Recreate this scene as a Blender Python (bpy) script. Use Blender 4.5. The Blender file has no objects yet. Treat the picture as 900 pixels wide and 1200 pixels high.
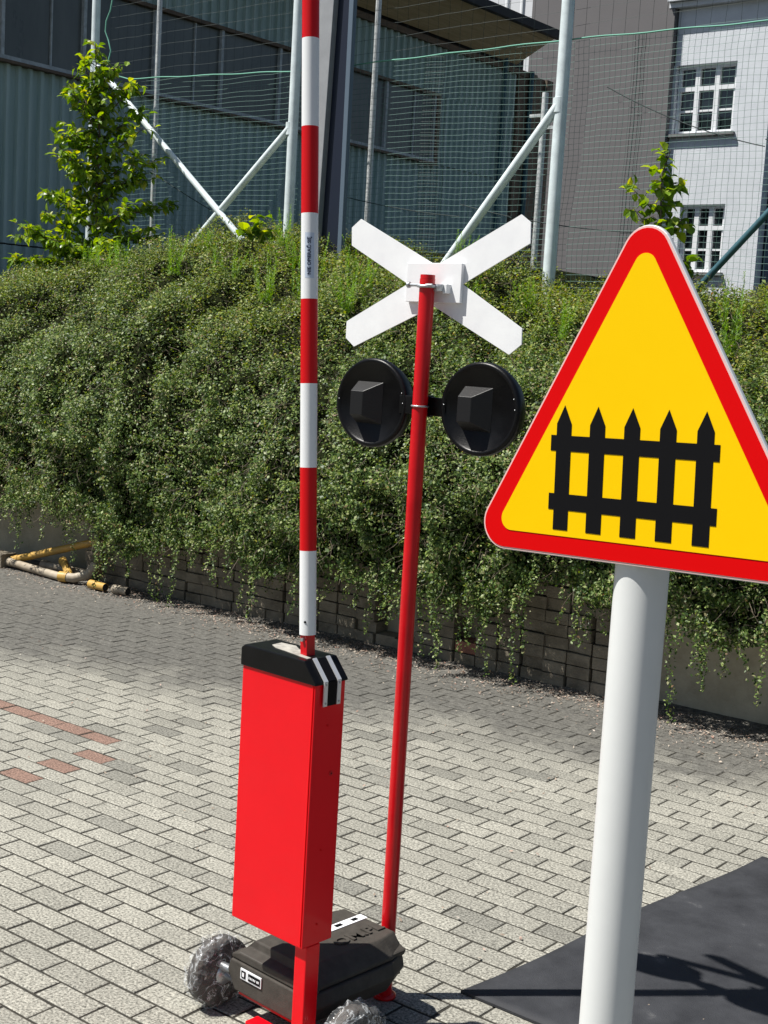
import bpy, bmesh, math, random
import numpy as np
from mathutils import Vector, Matrix, Euler

random.seed(7)
rng = np.random.default_rng(7)
R_ = math.radians
S = bpy.context.scene
COL = S.collection

# ---------------------------------------------------------------- camera
CP, CR, CH = R_(6.93), R_(3.3), 1.89
fw = Vector((0, math.cos(CP), -math.sin(CP)))
rt = Vector((1, 0, 0))
up = rt.cross(fw)
R = math.cos(CR) * rt + math.sin(CR) * up
U = -math.sin(CR) * rt + math.cos(CR) * up
cam = bpy.data.objects.new('camera', bpy.data.cameras.new('camera'))
COL.objects.link(cam)
M = Matrix((R, U, -fw)).transposed().to_4x4()
M.translation = Vector((0, 0, CH))
cam.matrix_world = M
cam.data.sensor_fit = 'HORIZONTAL'
cam.data.sensor_width = 36
cam.data.lens = 1580 / 900 * 36
cam.data.clip_start = 0.05
cam.data.clip_end = 500
S.camera = cam

# ---------------------------------------------------------------- light
SUN_EL, SUN_AZ = R_(60), R_(187.4)        # azimuth of the direction TO the sun, from +x counter-clockwise
w = bpy.data.worlds.new("World")
S.world = w
w.use_nodes = True
nt = w.node_tree
sky = nt.nodes.new('ShaderNodeTexSky')
sky.sky_type = 'NISHITA'
sky.sun_disc = False
sky.sun_elevation = SUN_EL
sky.sun_rotation = (math.pi / 2 - SUN_AZ) % (2 * math.pi)
nt.links.new(sky.outputs[0], nt.nodes['Background'].inputs[0])
nt.nodes['Background'].inputs[1].default_value = 0.05
sl = bpy.data.lights.new('sun', 'SUN')
sl.energy = 5.0
sl.angle = R_(0.5)
sl.color = (1.0, 0.965, 0.9)
sun = bpy.data.objects.new('sun', sl)
COL.objects.link(sun)
to = Vector((math.cos(SUN_EL) * math.cos(SUN_AZ), math.cos(SUN_EL) * math.sin(SUN_AZ), math.sin(SUN_EL)))
sun.rotation_euler = to.to_track_quat('Z', 'Y').to_euler()
sun.location = to * 40
S.view_settings.view_transform = 'Standard'
S.view_settings.look = 'None'
S.view_settings.gamma = 1
S.view_settings.exposure = 0.55
S.render.engine = 'CYCLES'

# ---------------------------------------------------------------- frame of the yard: u along the wall, v towards it
YAW = R_(-37.9)
uu = Vector((math.cos(YAW), math.sin(YAW), 0))
vv = Vector((-math.sin(YAW), math.cos(YAW), 0))
def W(u, v, z=0): return uu * u + vv * v + Vector((0, 0, z))

# ---------------------------------------------------------------- helpers
def link(o, parent=None):
    COL.objects.link(o)
    if parent: o.parent = parent
    return o
def tag(o, label=None, cat=None, group=None, kind=None):
    if label: o['label'] = label
    if cat: o['category'] = cat
    if group: o['group'] = group
    if kind: o['kind'] = kind
    return o
def thing(name, loc, rz, label, cat, group=None):
    o = bpy.data.objects.new(name, None)
    o.empty_display_size = .1
    link(o)
    o.location = loc
    o.rotation_euler = (0, 0, rz)
    return tag(o, label, cat, group)

class MB:
    def __init__(s): s.v = []; s.f = []; s.m = []; s.sm = []
    def add(s, vs, fs, mi=0, smooth=False, mx=None):
        n = len(s.v)
        for p in vs:
            p = Vector(p)
            s.v.append(mx @ p if mx else p)
        for f in fs:
            s.f.append([i + n for i in f]); s.m.append(mi); s.sm.append(smooth)
        return s
    def box(s, c, d, mi=0, rot=None, bev=0.0):
        x, y, z = d[0] / 2, d[1] / 2, d[2] / 2
        mx = Matrix.Translation(Vector(c))
        if rot: mx = mx @ Euler(rot).to_matrix().to_4x4()
        if bev <= 0:
            vs = [(-x,-y,-z),(x,-y,-z),(x,y,-z),(-x,y,-z),(-x,-y,z),(x,-y,z),(x,y,z),(-x,y,z)]
            return s.add(vs, [(0,3,2,1),(4,5,6,7),(0,1,5,4),(1,2,6,5),(2,3,7,6),(3,0,4,7)], mi, False, mx)
        bm = bmesh.new()
        bmesh.ops.create_cube(bm, size=1)
        for q in bm.verts: q.co = Vector((q.co.x * d[0], q.co.y * d[1], q.co.z * d[2]))
        bmesh.ops.bevel(bm, geom=bm.edges[:], offset=bev, segments=2, profile=.6, affect='EDGES')
        bm.verts.index_update()
        s.add([q.co.copy() for q in bm.verts], [[q.index for q in f.verts] for f in bm.faces], mi, False, mx)
        bm.free()
        return s
    def tube(s, pts, r, n=12, mi=0, caps=True, smooth=True, sx=1.0):
        pts = [Vector(p) for p in pts]
        rs = r if isinstance(r, (list, tuple)) else [r] * len(pts)
        vs = []; fs = []
        ref = None
        for i, p in enumerate(pts):
            a = pts[max(i - 1, 0)]; b = pts[min(i + 1, len(pts) - 1)]
            t = (b - a).normalized()
            if ref is None:
                ref = Vector((0, 0, 1)) if abs(t.z) < .9 else Vector((1, 0, 0))
            x = (ref - t * ref.dot(t)).normalized(); y = t.cross(x); ref = x
            for k in range(n):
                q = 2 * math.pi * k / n
                vs.append(p + (x * math.cos(q) * sx + y * math.sin(q)) * rs[i])
        for i in range(len(pts) - 1):
            for k in range(n):
                k2 = (k + 1) % n
                fs.append((i*n+k, i*n+k2, (i+1)*n+k2, (i+1)*n+k))
        s.add(vs, fs, mi, smooth)
        if caps:
            s.add(vs[:n], [list(range(n))[::-1]], mi, False)
            s.add(vs[-n:], [list(range(n))], mi, False)
        return s
    def prism(s, poly, mx, depth, mi=0, cap0=True):
        """poly in local xy of mx, extruded 0..depth along local z"""
        n = len(poly)
        vs = [(p[0], p[1], 0) for p in poly] + [(p[0], p[1], depth) for p in poly]
        fs = [[i, (i+1) % n, n + (i+1) % n, n + i] for i in range(n)]
        fs.append(list(range(n, 2*n)))
        if cap0: fs.append(list(range(n))[::-1])
        return s.add(vs, fs, mi, False, mx)
    def lathe(s, prof, n=32, mi=0, mx=None, smooth=True):
        """prof (r,z) about local z"""
        vs = []; fs = []
        for (r, z) in prof:
            for k in range(n):
                q = 2*math.pi*k/n
                vs.append((r*math.cos(q), r*math.sin(q), z))
        for i in range(len(prof)-1):
            for k in range(n):
                k2 = (k+1) % n
                fs.append((i*n+k, i*n+k2, (i+1)*n+k2, (i+1)*n+k))
        return s.add(vs, fs, mi, smooth, mx)
    def build(s, name, mats, parent=None, bevel=0.0, recalc=True):
        me = bpy.data.meshes.new(name)
        me.from_pydata([tuple(p) for p in s.v], [], s.f)
        if not isinstance(mats, (list, tuple)): mats = [mats]
        for m in mats: me.materials.append(m)
        me.polygons.foreach_set('material_index', s.m)
        me.polygons.foreach_set('use_smooth', s.sm)
        if recalc:
            bm = bmesh.new(); bm.from_mesh(me)
            bmesh.ops.recalc_face_normals(bm, faces=bm.faces[:])
            bm.to_mesh(me); bm.free()
        me.update()
        o = bpy.data.objects.new(name, me)
        link(o, parent)
        if bevel > 0:
            b = o.modifiers.new('bevel', 'BEVEL'); b.width = bevel; b.segments = 2; b.limit_method = 'ANGLE'; b.angle_limit = R_(35)
        return o

def quads(name, V4, mat, parent=None, attr=None):
    """V4: (n,k,3) array, each row one face of k corners"""
    n, k = V4.shape[:2]
    me = bpy.data.meshes.new(name)
    me.vertices.add(n * k); me.vertices.foreach_set('co', np.ascontiguousarray(V4, dtype=np.float32).ravel())
    me.loops.add(n * k); me.loops.foreach_set('vertex_index', np.arange(n * k, dtype=np.int32))
    me.polygons.add(n); me.polygons.foreach_set('loop_start', np.arange(0, n * k, k, dtype=np.int32))
    me.materials.append(mat)
    if attr is not None:
        a = me.attributes.new('tint', 'FLOAT', 'FACE'); a.data.foreach_set('value', attr.astype(np.float32))
    me.update(calc_edges=True)
    o = bpy.data.objects.new(name, me)
    return link(o, parent)

# numpy value noise
_H = rng.random(4096)
def vnoise(x, y, z=0.0):
    x = np.asarray(x, float); y = np.asarray(y, float); z = np.zeros_like(x) + z
    xi = np.floor(x).astype(int); yi = np.floor(y).astype(int); zi = np.floor(z).astype(int)
    fx = x - xi; fy = y - yi; fz = z - zi
    fx = fx*fx*(3-2*fx); fy = fy*fy*(3-2*fy); fz = fz*fz*(3-2*fz)
    def hsh(a, b, c): return _H[(a*73 + b*1597 + c*2741 + (a*b) % 911) % 4096]
    r = 0
    for dx in (0, 1):
        for dy in (0, 1):
            for dz in (0, 1):
                r = r + hsh(xi+dx, yi+dy, zi+dz) * (fx if dx else 1-fx) * (fy if dy else 1-fy) * (fz if dz else 1-fz)
    return r * 2 - 1
def fbm(x, y, o=3, z=0.0):
    a = 1; r = 0; t = 0
    for i in range(o):
        r = r + a * vnoise(x * 2**i + i*17.3, y * 2**i + i*5.1, z); t += a; a *= .5
    return r / t

def text_mesh(name, body, size, depth, mat, parent, mx, align='CENTER', bold=0.0):
    cu = bpy.data.curves.new('lettering', 'FONT')
    cu.body = body; cu.size = size; cu.extrude = depth; cu.align_x = align; cu.align_y = 'CENTER'; cu.offset = bold
    cu.resolution_u = 3
    t = bpy.data.objects.new('lettering', cu); COL.objects.link(t)
    dg = bpy.context.evaluated_depsgraph_get()
    me = bpy.data.meshes.new_from_object(t.evaluated_get(dg))
    bpy.data.objects.remove(t)
    me.materials.clear(); me.materials.append(mat)
    me.transform(mx)
    me.polygons.foreach_set('use_smooth', [False]*len(me.polygons))
    me.name = name
    return link(bpy.data.objects.new(name, me), parent)

# ---------------------------------------------------------------- materials
def mat(name, col, rough=.5, metal=0.0, var=0.0, vscale=8, bump=0.0, bscale=60, spec=.5, coat=0.0, col2=None, stretch=None, detail=4):
    m = bpy.data.materials.new(name); m.use_nodes = True
    n = m.node_tree.nodes; l = m.node_tree.links
    b = n['Principled BSDF']
    b.inputs['Base Color'].default_value = (*col, 1)
    b.inputs['Roughness'].default_value = rough
    b.inputs['Metallic'].default_value = metal
    b.inputs['Specular IOR Level'].default_value = spec
    b.inputs['Coat Weight'].default_value = coat; b.inputs['Coat Roughness'].default_value = .06
    tc = n.new('ShaderNodeTexCoord')
    mp = n.new('ShaderNodeMapping'); l.new(tc.outputs['Object'], mp.inputs[0])
    if stretch: mp.inputs['Scale'].default_value = stretch
    if var > 0 or col2:
        nz = n.new('ShaderNodeTexNoise'); nz.inputs['Scale'].default_value = vscale; nz.inputs['Detail'].default_value = detail
        nz.inputs['Roughness'].default_value = .65
        l.new(mp.outputs[0], nz.inputs[0])
        cr = n.new('ShaderNodeValToRGB')
        c1 = tuple(max(0, c * (1 - var)) for c in col) if not col2 else col
        c2 = tuple(min(1, c * (1 + var)) for c in col) if not col2 else col2
        cr.color_ramp.elements[0].position = .32; cr.color_ramp.elements[1].position = .68
        cr.color_ramp.elements[0].color = (*c1, 1); cr.color_ramp.elements[1].color = (*c2, 1)
        l.new(nz.outputs[0], cr.inputs[0]); l.new(cr.outputs[0], b.inputs['Base Color'])
        mr = n.new('ShaderNodeMapRange'); mr.inputs[3].default_value = max(0, rough - .12); mr.inputs[4].default_value = min(1, rough + .12)
        l.new(nz.outputs[0], mr.inputs[0]); l.new(mr.outputs[0], b.inputs['Roughness'])
    if bump > 0:
        nb = n.new('ShaderNodeTexNoise'); nb.inputs['Scale'].default_value = bscale; nb.inputs['Detail'].default_value = 3
        l.new(mp.outputs[0], nb.inputs[0])
        bp = n.new('ShaderNodeBump'); bp.inputs['Strength'].default_value = bump; bp.inputs['Distance'].default_value = .01
        l.new(nb.outputs[0], bp.inputs['Height']); l.new(bp.outputs[0], b.inputs['Normal'])
    return m

def leaf_mat(name, stops, rough=.4, transl=.25, spec=.5):
    m = bpy.data.materials.new(name); m.use_nodes = True
    n = m.node_tree.nodes; l = m.node_tree.links
    b = n['Principled BSDF']; out = n['Material Output']
    g = n.new('ShaderNodeNewGeometry')
    cr = n.new('ShaderNodeValToRGB')
    els = cr.color_ramp.elements
    while len(els) < len(stops): els.new(.5)
    for e, (p, c) in zip(els, stops): e.position = p; e.color = (*c, 1)
    l.new(g.outputs['Random Per Island'], cr.inputs[0])
    l.new(cr.outputs[0], b.inputs['Base Color'])
    b.inputs['Roughness'].default_value = rough
    b.inputs['Specular IOR Level'].default_value = spec
    t = n.new('ShaderNodeBsdfTranslucent')
    hs = n.new('ShaderNodeHueSaturation'); hs.inputs['Hue'].default_value = .485; hs.inputs['Saturation'].default_value = 1.25; hs.inputs['Value'].default_value = 1.5
    l.new(cr.outputs[0], hs.inputs['Color']); l.new(hs.outputs[0], t.inputs[0])
    mx = n.new('ShaderNodeMixShader'); mx.inputs[0].default_value = transl
    l.new(b.outputs[0], mx.inputs[1]); l.new(t.outputs[0], mx.inputs[2]); l.new(mx.outputs[0], out.inputs[0])
    return m

def paver_mat():
    m = bpy.data.materials.new('concrete_paver'); m.use_nodes = True
    n = m.node_tree.nodes; l = m.node_tree.links; b = n['Principled BSDF']
    tc = n.new('ShaderNodeTexCoord')
    at = n.new('ShaderNodeAttribute'); at.attribute_name = 'tint'
    cr = n.new('ShaderNodeValToRGB'); e = cr.color_ramp.elements      # tint 0..1 grey range, >1.5 red
    e[0].position = 0; e[0].color = (.150, .147, .13, 1); e[1].position = .5; e[1].color = (.315, .305, .262, 1)
    e2 = e.new(.15); e2.color = (.232, .226, .195, 1)
    mm = n.new('ShaderNodeMath'); mm.operation = 'MULTIPLY'; mm.inputs[1].default_value = .5
    l.new(at.outputs['Fac'], mm.inputs[0]); l.new(mm.outputs[0], cr.inputs[0])
    gt = n.new('ShaderNodeMath'); gt.operation = 'GREATER_THAN'; gt.inputs[1].default_value = 1.5
    l.new(at.outputs['Fac'], gt.inputs[0])
    mixr = n.new('ShaderNodeMix'); mixr.data_type = 'RGBA'; mixr.inputs[7].default_value = (.22, .14, .11, 1)
    l.new(gt.outputs[0], mixr.inputs[0]); l.new(cr.outputs[0], mixr.inputs[6])
    # aggregate grains
    v = n.new('ShaderNodeTexNoise'); v.inputs['Scale'].default_value = 120; v.inputs['Detail'].default_value = 3; v.inputs['Roughness'].default_value = .7
    l.new(tc.outputs['Object'], v.inputs[0])
    mr = n.new('ShaderNodeMapRange'); mr.inputs[1].default_value = .3; mr.inputs[2].default_value = .7; mr.inputs[3].default_value = .18; mr.inputs[4].default_value = 1.8
    l.new(v.outputs[0], mr.inputs[0])
    mul = n.new('ShaderNodeMix'); mul.data_type = 'RGBA'; mul.blend_type = 'MULTIPLY'; mul.inputs[0].default_value = 1
    l.new(mixr.outputs[2], mul.inputs[6]); l.new(mr.outputs[0], mul.inputs[7])
    # big mottling
    n2 = n.new('ShaderNodeTexNoise'); n2.inputs['Scale'].default_value = 1.1; n2.inputs['Detail'].default_value = 5; n2.inputs['Roughness'].default_value = .65
    l.new(tc.outputs['Object'], n2.inputs[0])
    mr2 = n.new('ShaderNodeMapRange'); mr2.inputs[1].default_value = .3; mr2.inputs[2].default_value = .7; mr2.inputs[3].default_value = .82; mr2.inputs[4].default_value = 1.12
    l.new(n2.outputs[0], mr2.inputs[0])
    mul2 = n.new('ShaderNodeMix'); mul2.data_type = 'RGBA'; mul2.blend_type = 'MULTIPLY'; mul2.inputs[0].default_value = 1
    l.new(mul.outputs[2], mul2.inputs[6]); l.new(mr2.outputs[0], mul2.inputs[7])
    # dirt towards the retaining wall (object y = v)
    sx = n.new('ShaderNodeSeparateXYZ'); l.new(tc.outputs['Object'], sx.inputs[0])
    n3 = n.new('ShaderNodeTexNoise'); n3.inputs['Scale'].default_value = 2.2; n3.inputs['Detail'].default_value = 8; n3.inputs['Roughness'].default_value = .7
    l.new(tc.outputs['Object'], n3.inputs[0])
    a1 = n.new('ShaderNodeMath'); a1.operation = 'MULTIPLY_ADD'; a1.inputs[1].default_value = 2.0
    l.new(n3.outputs[0], a1.inputs[0]); l.new(sx.outputs['Y'], a1.inputs[2])
    a2 = n.new('ShaderNodeMath'); a2.operation = 'MULTIPLY_ADD'; a2.inputs[1].default_value = -.26    # more dirt to the left
    l.new(sx.outputs['X'], a2.inputs[0]); l.new(a1.outputs[0], a2.inputs[2])
    mr3 = n.new('ShaderNodeMapRange'); mr3.inputs[1].default_value = 7.05; mr3.inputs[2].default_value = 7.75; mr3.inputs[3].default_value = 0; mr3.inputs[4].default_value = .9
    l.new(a2.outputs[0], mr3.inputs[0])
    n4 = n.new('ShaderNodeTexNoise'); n4.inputs['Scale'].default_value = 30; n4.inputs['Detail'].default_value = 8; n4.inputs['Roughness'].default_value = .8
    l.new(tc.outputs['Object'], n4.inputs[0])
    cd = n.new('ShaderNodeValToRGB'); cd.color_ramp.elements[0].position = .35; cd.color_ramp.elements[1].position = .7
    cd.color_ramp.elements[0].color = (.035, .034, .031, 1); cd.color_ramp.elements[1].color = (.17, .165, .15, 1)
    l.new(n4.outputs[0], cd.inputs[0])
    mx = n.new('ShaderNodeMix'); mx.data_type = 'RGBA'
    l.new(mr3.outputs[0], mx.inputs[0]); l.new(mul2.outputs[2], mx.inputs[6]); l.new(cd.outputs[0], mx.inputs[7])
    l.new(mx.outputs[2], b.inputs['Base Color'])
    b.inputs['Roughness'].default_value = .85; b.inputs['Specular IOR Level'].default_value = .3
    bp = n.new('ShaderNodeBump'); bp.inputs['Strength'].default_value = .35; bp.inputs['Distance'].default_value = .003
    l.new(v.outputs[0], bp.inputs['Height']); l.new(bp.outputs[0], b.inputs['Normal'])
    return m

M_paver = paver_mat()
M_bed = mat('sand_joint', (.030, .027, .020), .95, var=.4, vscale=30, bump=.5, bscale=200)
M_dirt = mat('dirt', (.040, .038, .034), .95, col2=(.19, .18, .16), vscale=22, bump=.8, bscale=90, detail=8)
M_soil = mat('soil', (.035, .03, .02), .95, var=.5, vscale=6, bump=.8, bscale=30)
M_conc = mat('retaining_concrete', (.30, .26, .185), .9, col2=(.50, .45, .34), vscale=3.5, bump=.4, bscale=50, detail=8)
M_block = mat('old_block', (.12, .10, .07), .9, col2=(.29, .25, .19), vscale=7, bump=.6, bscale=90, detail=8)
M_redblock = mat('red_block', (.30, .13, .09), .9, var=.3, bump=.5)
M_red = mat('red_enamel', (.74, .003, .010), .35, var=.03, vscale=5, spec=.2, coat=.16)
M_redd = mat('red_paint_post', (.56, .003, .008), .34, var=.10, vscale=12, spec=.4, coat=.08)
M_redrefl = mat('red_reflective', (.58, .003, .006), .4, spec=.25)
M_white = mat('white_reflective', (.78, .79, .8), .4, var=.02, vscale=10)
M_whitep = mat('white_panel', (.86, .87, .88), .5, col2=(.78, .79, .81), vscale=14, detail=8)
M_black = mat('black_plastic', (.003, .003, .0035), .34, var=.3, vscale=20, bump=.05, bscale=200, spec=.22)
M_blackb = mat('black_moulded_plastic', (.060, .054, .047), .5, var=.18, vscale=30, bump=.15, bscale=300, spec=.18)
M_blacks = mat('black_sticker', (.005, .005, .006), .5, spec=.12)
M_galv = mat('galvanised_steel', (.5, .52, .54), .38, metal=.85, var=.2, vscale=25)
M_galvpost = mat('galvanised_post', (.60, .62, .63), .5, metal=.2, var=.15, vscale=14, bump=.05)
M_postgrey = mat('light_grey_post_paint', (.66, .675, .67), .42, var=.04, vscale=4, spec=.35, detail=7)
M_hous = mat('black_housing', (.011, .011, .012), .42, bump=.06, bscale=250, spec=.3)
M_tyre = mat('dusty_tyre', (.018, .014, .011), .7, col2=(.07, .058, .048), vscale=14, bump=.8, bscale=40, detail=8)
M_alu = mat('aluminium_strip', (.75, .76, .77), .35, metal=.5)
M_yellow = mat('sign_yellow', (.86, .54, .0), .42, var=.015, vscale=5, spec=.12)
M_signred = mat('sign_red', (.64, .001, .002), .4, spec=.12)
M_rubber = mat('rubber_mat', (.013, .014, .018), .75, col2=(.034, .036, .042), vscale=5, bump=.3, bscale=300, detail=10)
M_pole = mat('pale_blue_grey_paint', (.66, .74, .77), .45, var=.12, vscale=9)
M_teal = mat('dark_teal_tone', (.03, .10, .13), .5, var=.2)  # also carries the painted shade of the right-edge net post
M_navy = mat('mast_navy', (.006, .011, .028), .45)
M_mastg = mat('mast_grey', (.30, .31, .33), .5, var=.08)
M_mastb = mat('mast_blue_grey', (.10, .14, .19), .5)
M_corr = mat('teal_sheet_metal', (.31, .43, .41), .5, col2=(.44, .55, .53), vscale=1.2, stretch=(6, 6, .5), detail=8)
M_glass = mat('dusty_glass', (.07, .08, .08), .3, col2=(.15, .165, .16), vscale=1.5, stretch=(1, 1, .25), detail=6)
M_frame = mat('weathered_window_frame', (.42, .46, .48), .6, var=.25, vscale=10)
M_brown = mat('brown_trim', (.13, .09, .06), .7, var=.3, vscale=10)
M_wood = mat('soffit_boards', (.44, .34, .20), .75, col2=(.60, .47, .30), vscale=5, stretch=(6, .4, 6))
M_blackroof = mat('bitumen_edge', (.02, .02, .022), .7)
M_ren = mat('white_render', (.58, .61, .65), .9, col2=(.68, .71, .75), vscale=3, bump=.6, bscale=40, detail=8)
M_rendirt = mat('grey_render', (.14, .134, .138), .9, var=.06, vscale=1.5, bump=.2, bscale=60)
M_winwhite = mat('white_window_paint', (.78, .80, .82), .45)
M_pane = mat('dark_window_glass', (.012, .018, .02), .05, spec=.8)
M_sill = mat('grey_sill', (.16, .16, .16), .6)
M_netg = mat('green_net_cord', (.10, .19, .165), .7)
M_netd = mat('dark_net_cord', (.015, .03, .03), .7)
M_rope = mat('green_rope', (.16, .42, .32), .7)
M_pipey = mat('yellow_pipe', (.60, .36, .06), .5, col2=(.42, .26, .08), vscale=8, detail=8)
M_pipew = mat('dirty_white_pipe', (.46, .40, .31), .6, col2=(.25, .20, .14), vscale=8, detail=8)
M_rust = mat('rusty_pipe', (.16, .10, .06), .8, var=.4, vscale=20)
M_bark = mat('bark', (.10, .08, .055), .9, var=.35, vscale=20, bump=.8, bscale=60)
M_twig = mat('shade_dark_undergrowth', (.012, .015, .006), 1.0, var=.5, vscale=14, bump=1, bscale=25, spec=.02)  # twiggy core, near-black so gaps between the leaves look shaded
M_litter = leaf_mat('dry_leaf', [(0, (.16, .12, .09)), (.4, (.34, .27, .21)), (.75, (.46, .41, .34)), (.92, (.36, .19, .14)), (1, (.56, .52, .46))], .8, .1)
M_cover = leaf_mat('groundcover_leaf', [(0, (.016, .038, .009)), (.30, (.050, .098, .022)), (.62, (.125, .195, .045)), (.85, (.27, .34, .10)), (.95, (.34, .37, .19)), (1, (.24, .15, .08))], .46, .28, .32)
M_cover2 = leaf_mat('yellower_groundcover_leaf', [(0, (.06, .09, .016)), (.35, (.13, .195, .032)), (.7, (.25, .32, .055)), (.92, (.38, .39, .13)), (1, (.28, .18, .08))], .48, .32, .3)
M_tree = leaf_mat('young_tree_leaf', [(0, (.06, .13, .012)), (.5, (.17, .30, .025)), (.85, (.32, .44, .05)), (1, (.48, .48, .10))], .38, .48)
M_weed = leaf_mat('feathery_weed', [(0, (.08, .18, .02)), (.5, (.16, .32, .04)), (1, (.28, .45, .07))], .5, .45)
M_yel = leaf_mat('yellow_leaf', [(0, (.25, .24, .06)), (1, (.45, .38, .14))], .5, .4)
M_skyl = mat('pale_plaster', (.62, .64, .67), .8)

_cr = [q for q in M_rubber.node_tree.nodes if q.type == 'VALTORGB'][0].color_ramp
_cr.elements[1].position = .62
_e = _cr.elements.new(.72); _e.color = (.11, .11, .112, 1)
def clear_film():
    m = bpy.data.materials.new('clear_film'); m.use_nodes = True
    n = m.node_tree.nodes; l = m.node_tree.links; b = n['Principled BSDF']
    tc = n.new('ShaderNodeTexCoord')
    nz = n.new('ShaderNodeTexNoise'); nz.inputs['Scale'].default_value = 16; nz.inputs['Detail'].default_value = 5; nz.inputs['Distortion'].default_value = 1.6
    l.new(tc.outputs['Object'], nz.inputs[0])
    cr = n.new('ShaderNodeValToRGB'); es = cr.color_ramp.elements
    es[0].position = .44; es[0].color = (.06, .06, .06, 1); es[1].position = .56; es[1].color = (.06, .06, .06, 1)
    e = es.new(.50); e.color = (.5, .5, .5, 1); e = es.new(.47); e.color = (.14, .14, .14, 1); e = es.new(.53); e.color = (.14, .14, .14, 1)
    l.new(nz.outputs[0], cr.inputs[0]); l.new(cr.outputs[0], b.inputs['Alpha'])
    b.inputs['Base Color'].default_value = (.75, .78, .8, 1); b.inputs['Roughness'].default_value = .12
    b.inputs['Specular IOR Level'].default_value = .9
    n2 = n.new('ShaderNodeTexNoise'); n2.inputs['Scale'].default_value = 30; l.new(tc.outputs['Object'], n2.inputs[0])
    bp = n.new('ShaderNodeBump'); bp.inputs['Strength'].default_value = 1; bp.inputs['Distance'].default_value = .02
    l.new(n2.outputs[0], bp.inputs['Height']); l.new(bp.outputs[0], b.inputs['Normal'])
    return m
M_film = clear_film()

# ================================================================ GROUND
g = MB().box((0, 60, -.075), (400, 400, .1)).build('ground', M_soil); tag(g, kind='structure')
bed = MB().box((-7, 1.9, -.0088), (24, 9.8, .012)).build('paving_bed', M_bed); bed.rotation_euler.z = YAW; tag(bed, kind='structure')

red_spots = [(-5.514,4.107),(-5.33,4.083),(-5.113,4.075),(-4.933,4.075),(-4.70,4.075),(-4.62,3.89),(-4.645,3.69),(-4.642,3.488)]
def make_pavers():
    L, Wd, J, B = .2, .1, .009, .004
    u0, v0 = -3.076, 2.4211
    V = []; T = []
    for r in range(-36, 45):
        v = v0 + r * Wd
        if v > 6.78: continue
        off = .5 * L * (r % 2)
        for c in range(-84, 25):
            u = u0 + c * L + off
            if u < -17 or u > 1.6: continue
            x0, x1, y0, y1 = u + J/2, u + L - J/2, v + J/2, v + Wd - J/2
            z = random.uniform(-.0010, .0014); tx = random.uniform(-.0010, .0010); ty = random.uniform(-.0006, .0006)
            a = [(x0, y0), (x1, y0), (x1, y1), (x0, y1)]
            i = [(x0+B, y0+B), (x1-B, y0+B), (x1-B, y1-B), (x0+B, y1-B)]
            zt = [z - tx - ty, z + tx - ty, z + tx + ty, z - tx + ty]
            top = [(*i[k], zt[k]) for k in range(4)]
            rim = [(*a[k], zt[k] - .0018) for k in range(4)]
            low = [(*a[k], -.012) for k in range(4)]
            t = .45 + .5*random.random()
            if random.random() < .07: t *= .3
            cu, cv = u + L/2, v + Wd/2
            for (ru, rv) in red_spots:
                if abs(ru - cu) < L/2 and abs(rv - cv) < Wd/2: t = 2
            V.append(top); T.append(t)
            for k in range(4):
                k2 = (k+1) % 4
                V.append([rim[k], rim[k2], top[k2], top[k]]); T.append(t)
                V.append([low[k], low[k2], rim[k2], rim[k]]); T.append(t)
    o = quads('paving', np.array(V), M_paver, attr=np.array(T)); o.rotation_euler.z = YAW
    return tag(o, kind='structure')
make_pavers()

# loose soil lying over the joints near the wall
def make_dirt():
    nu, nv = 700, 130
    us = np.linspace(-16.5, 1.4, nu); vs = np.linspace(4.6, 6.9, nv)
    Ug, Vg = np.meshgrid(us, vs)
    n = fbm(Ug*1.6, Vg*1.6, 5) ; n2 = fbm(Ug*9, Vg*9, 3); n3 = fbm(Ug*26, Vg*26, 2)
    left = np.clip((-Ug - 6) * .12, 0, .5)
    Z = -.0065 + np.clip((Vg - 5.75 + left + n*.9) * .010, -.006, .006) + n2*.0025 + n3*.0018 + np.clip(Vg-6.35, 0, 1)*.03
    v = np.stack([Ug, Vg, Z], -1).reshape(-1, 3)
    me = bpy.data.meshes.new('dirt'); f = []
    for j in range(nv-1):
        b = j*nu
        f += [(b+i, b+i+1, b+nu+i+1, b+nu+i) for i in range(nu-1)]
    me.from_pydata(v.tolist(), [], f); me.materials.append(M_dirt)
    o = bpy.data.objects.new('soil_path', me); link(o); o.rotation_euler.z = YAW
    tag(o, kind='structure')
    me.polygons.foreach_set('use_smooth', [True]*len(me.polygons))
make_dirt()

def make_litter():
    n = 46000
    v = 6.78 - np.abs(rng.normal(0, .24, n)); u = rng.uniform(-13, .5, n)
    k = vnoise(u*2.5, v*5) * .5 + .5
    keep = rng.random(n) < k + .25
    u, v = u[keep], v[keep]; n = len(u)
    m = 900
    u = np.concatenate([u, rng.uniform(-12, 0, m)]); v = np.concatenate([v, rng.uniform(3.4, 6.6, m)]); n += m
    s = rng.uniform(.003, .0105, n); a = rng.uniform(0, 6.28, n)
    ti = rng.normal(0, .35, (n, 2))
    c = np.stack([u, v, np.full(n, .008)], -1)
    ax = np.stack([np.cos(a), np.sin(a), ti[:, 0]], -1); ay = np.stack([-np.sin(a), np.cos(a), ti[:, 1]], -1)
    s = s[:, None]
    V = np.stack([c - ax*s, c - ay*s*.5, c + ax*s, c + ay*s*.5], 1)
    V[..., 2] = np.maximum(V[..., 2], .003)
    o = quads('leaf_litter', V, M_litter); o.rotation_euler.z = YAW
    tag(o, 'dry brown leaves and grit strewn along the foot of the retaining wall', 'leaf litter', kind='stuff')
make_litter()

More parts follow.
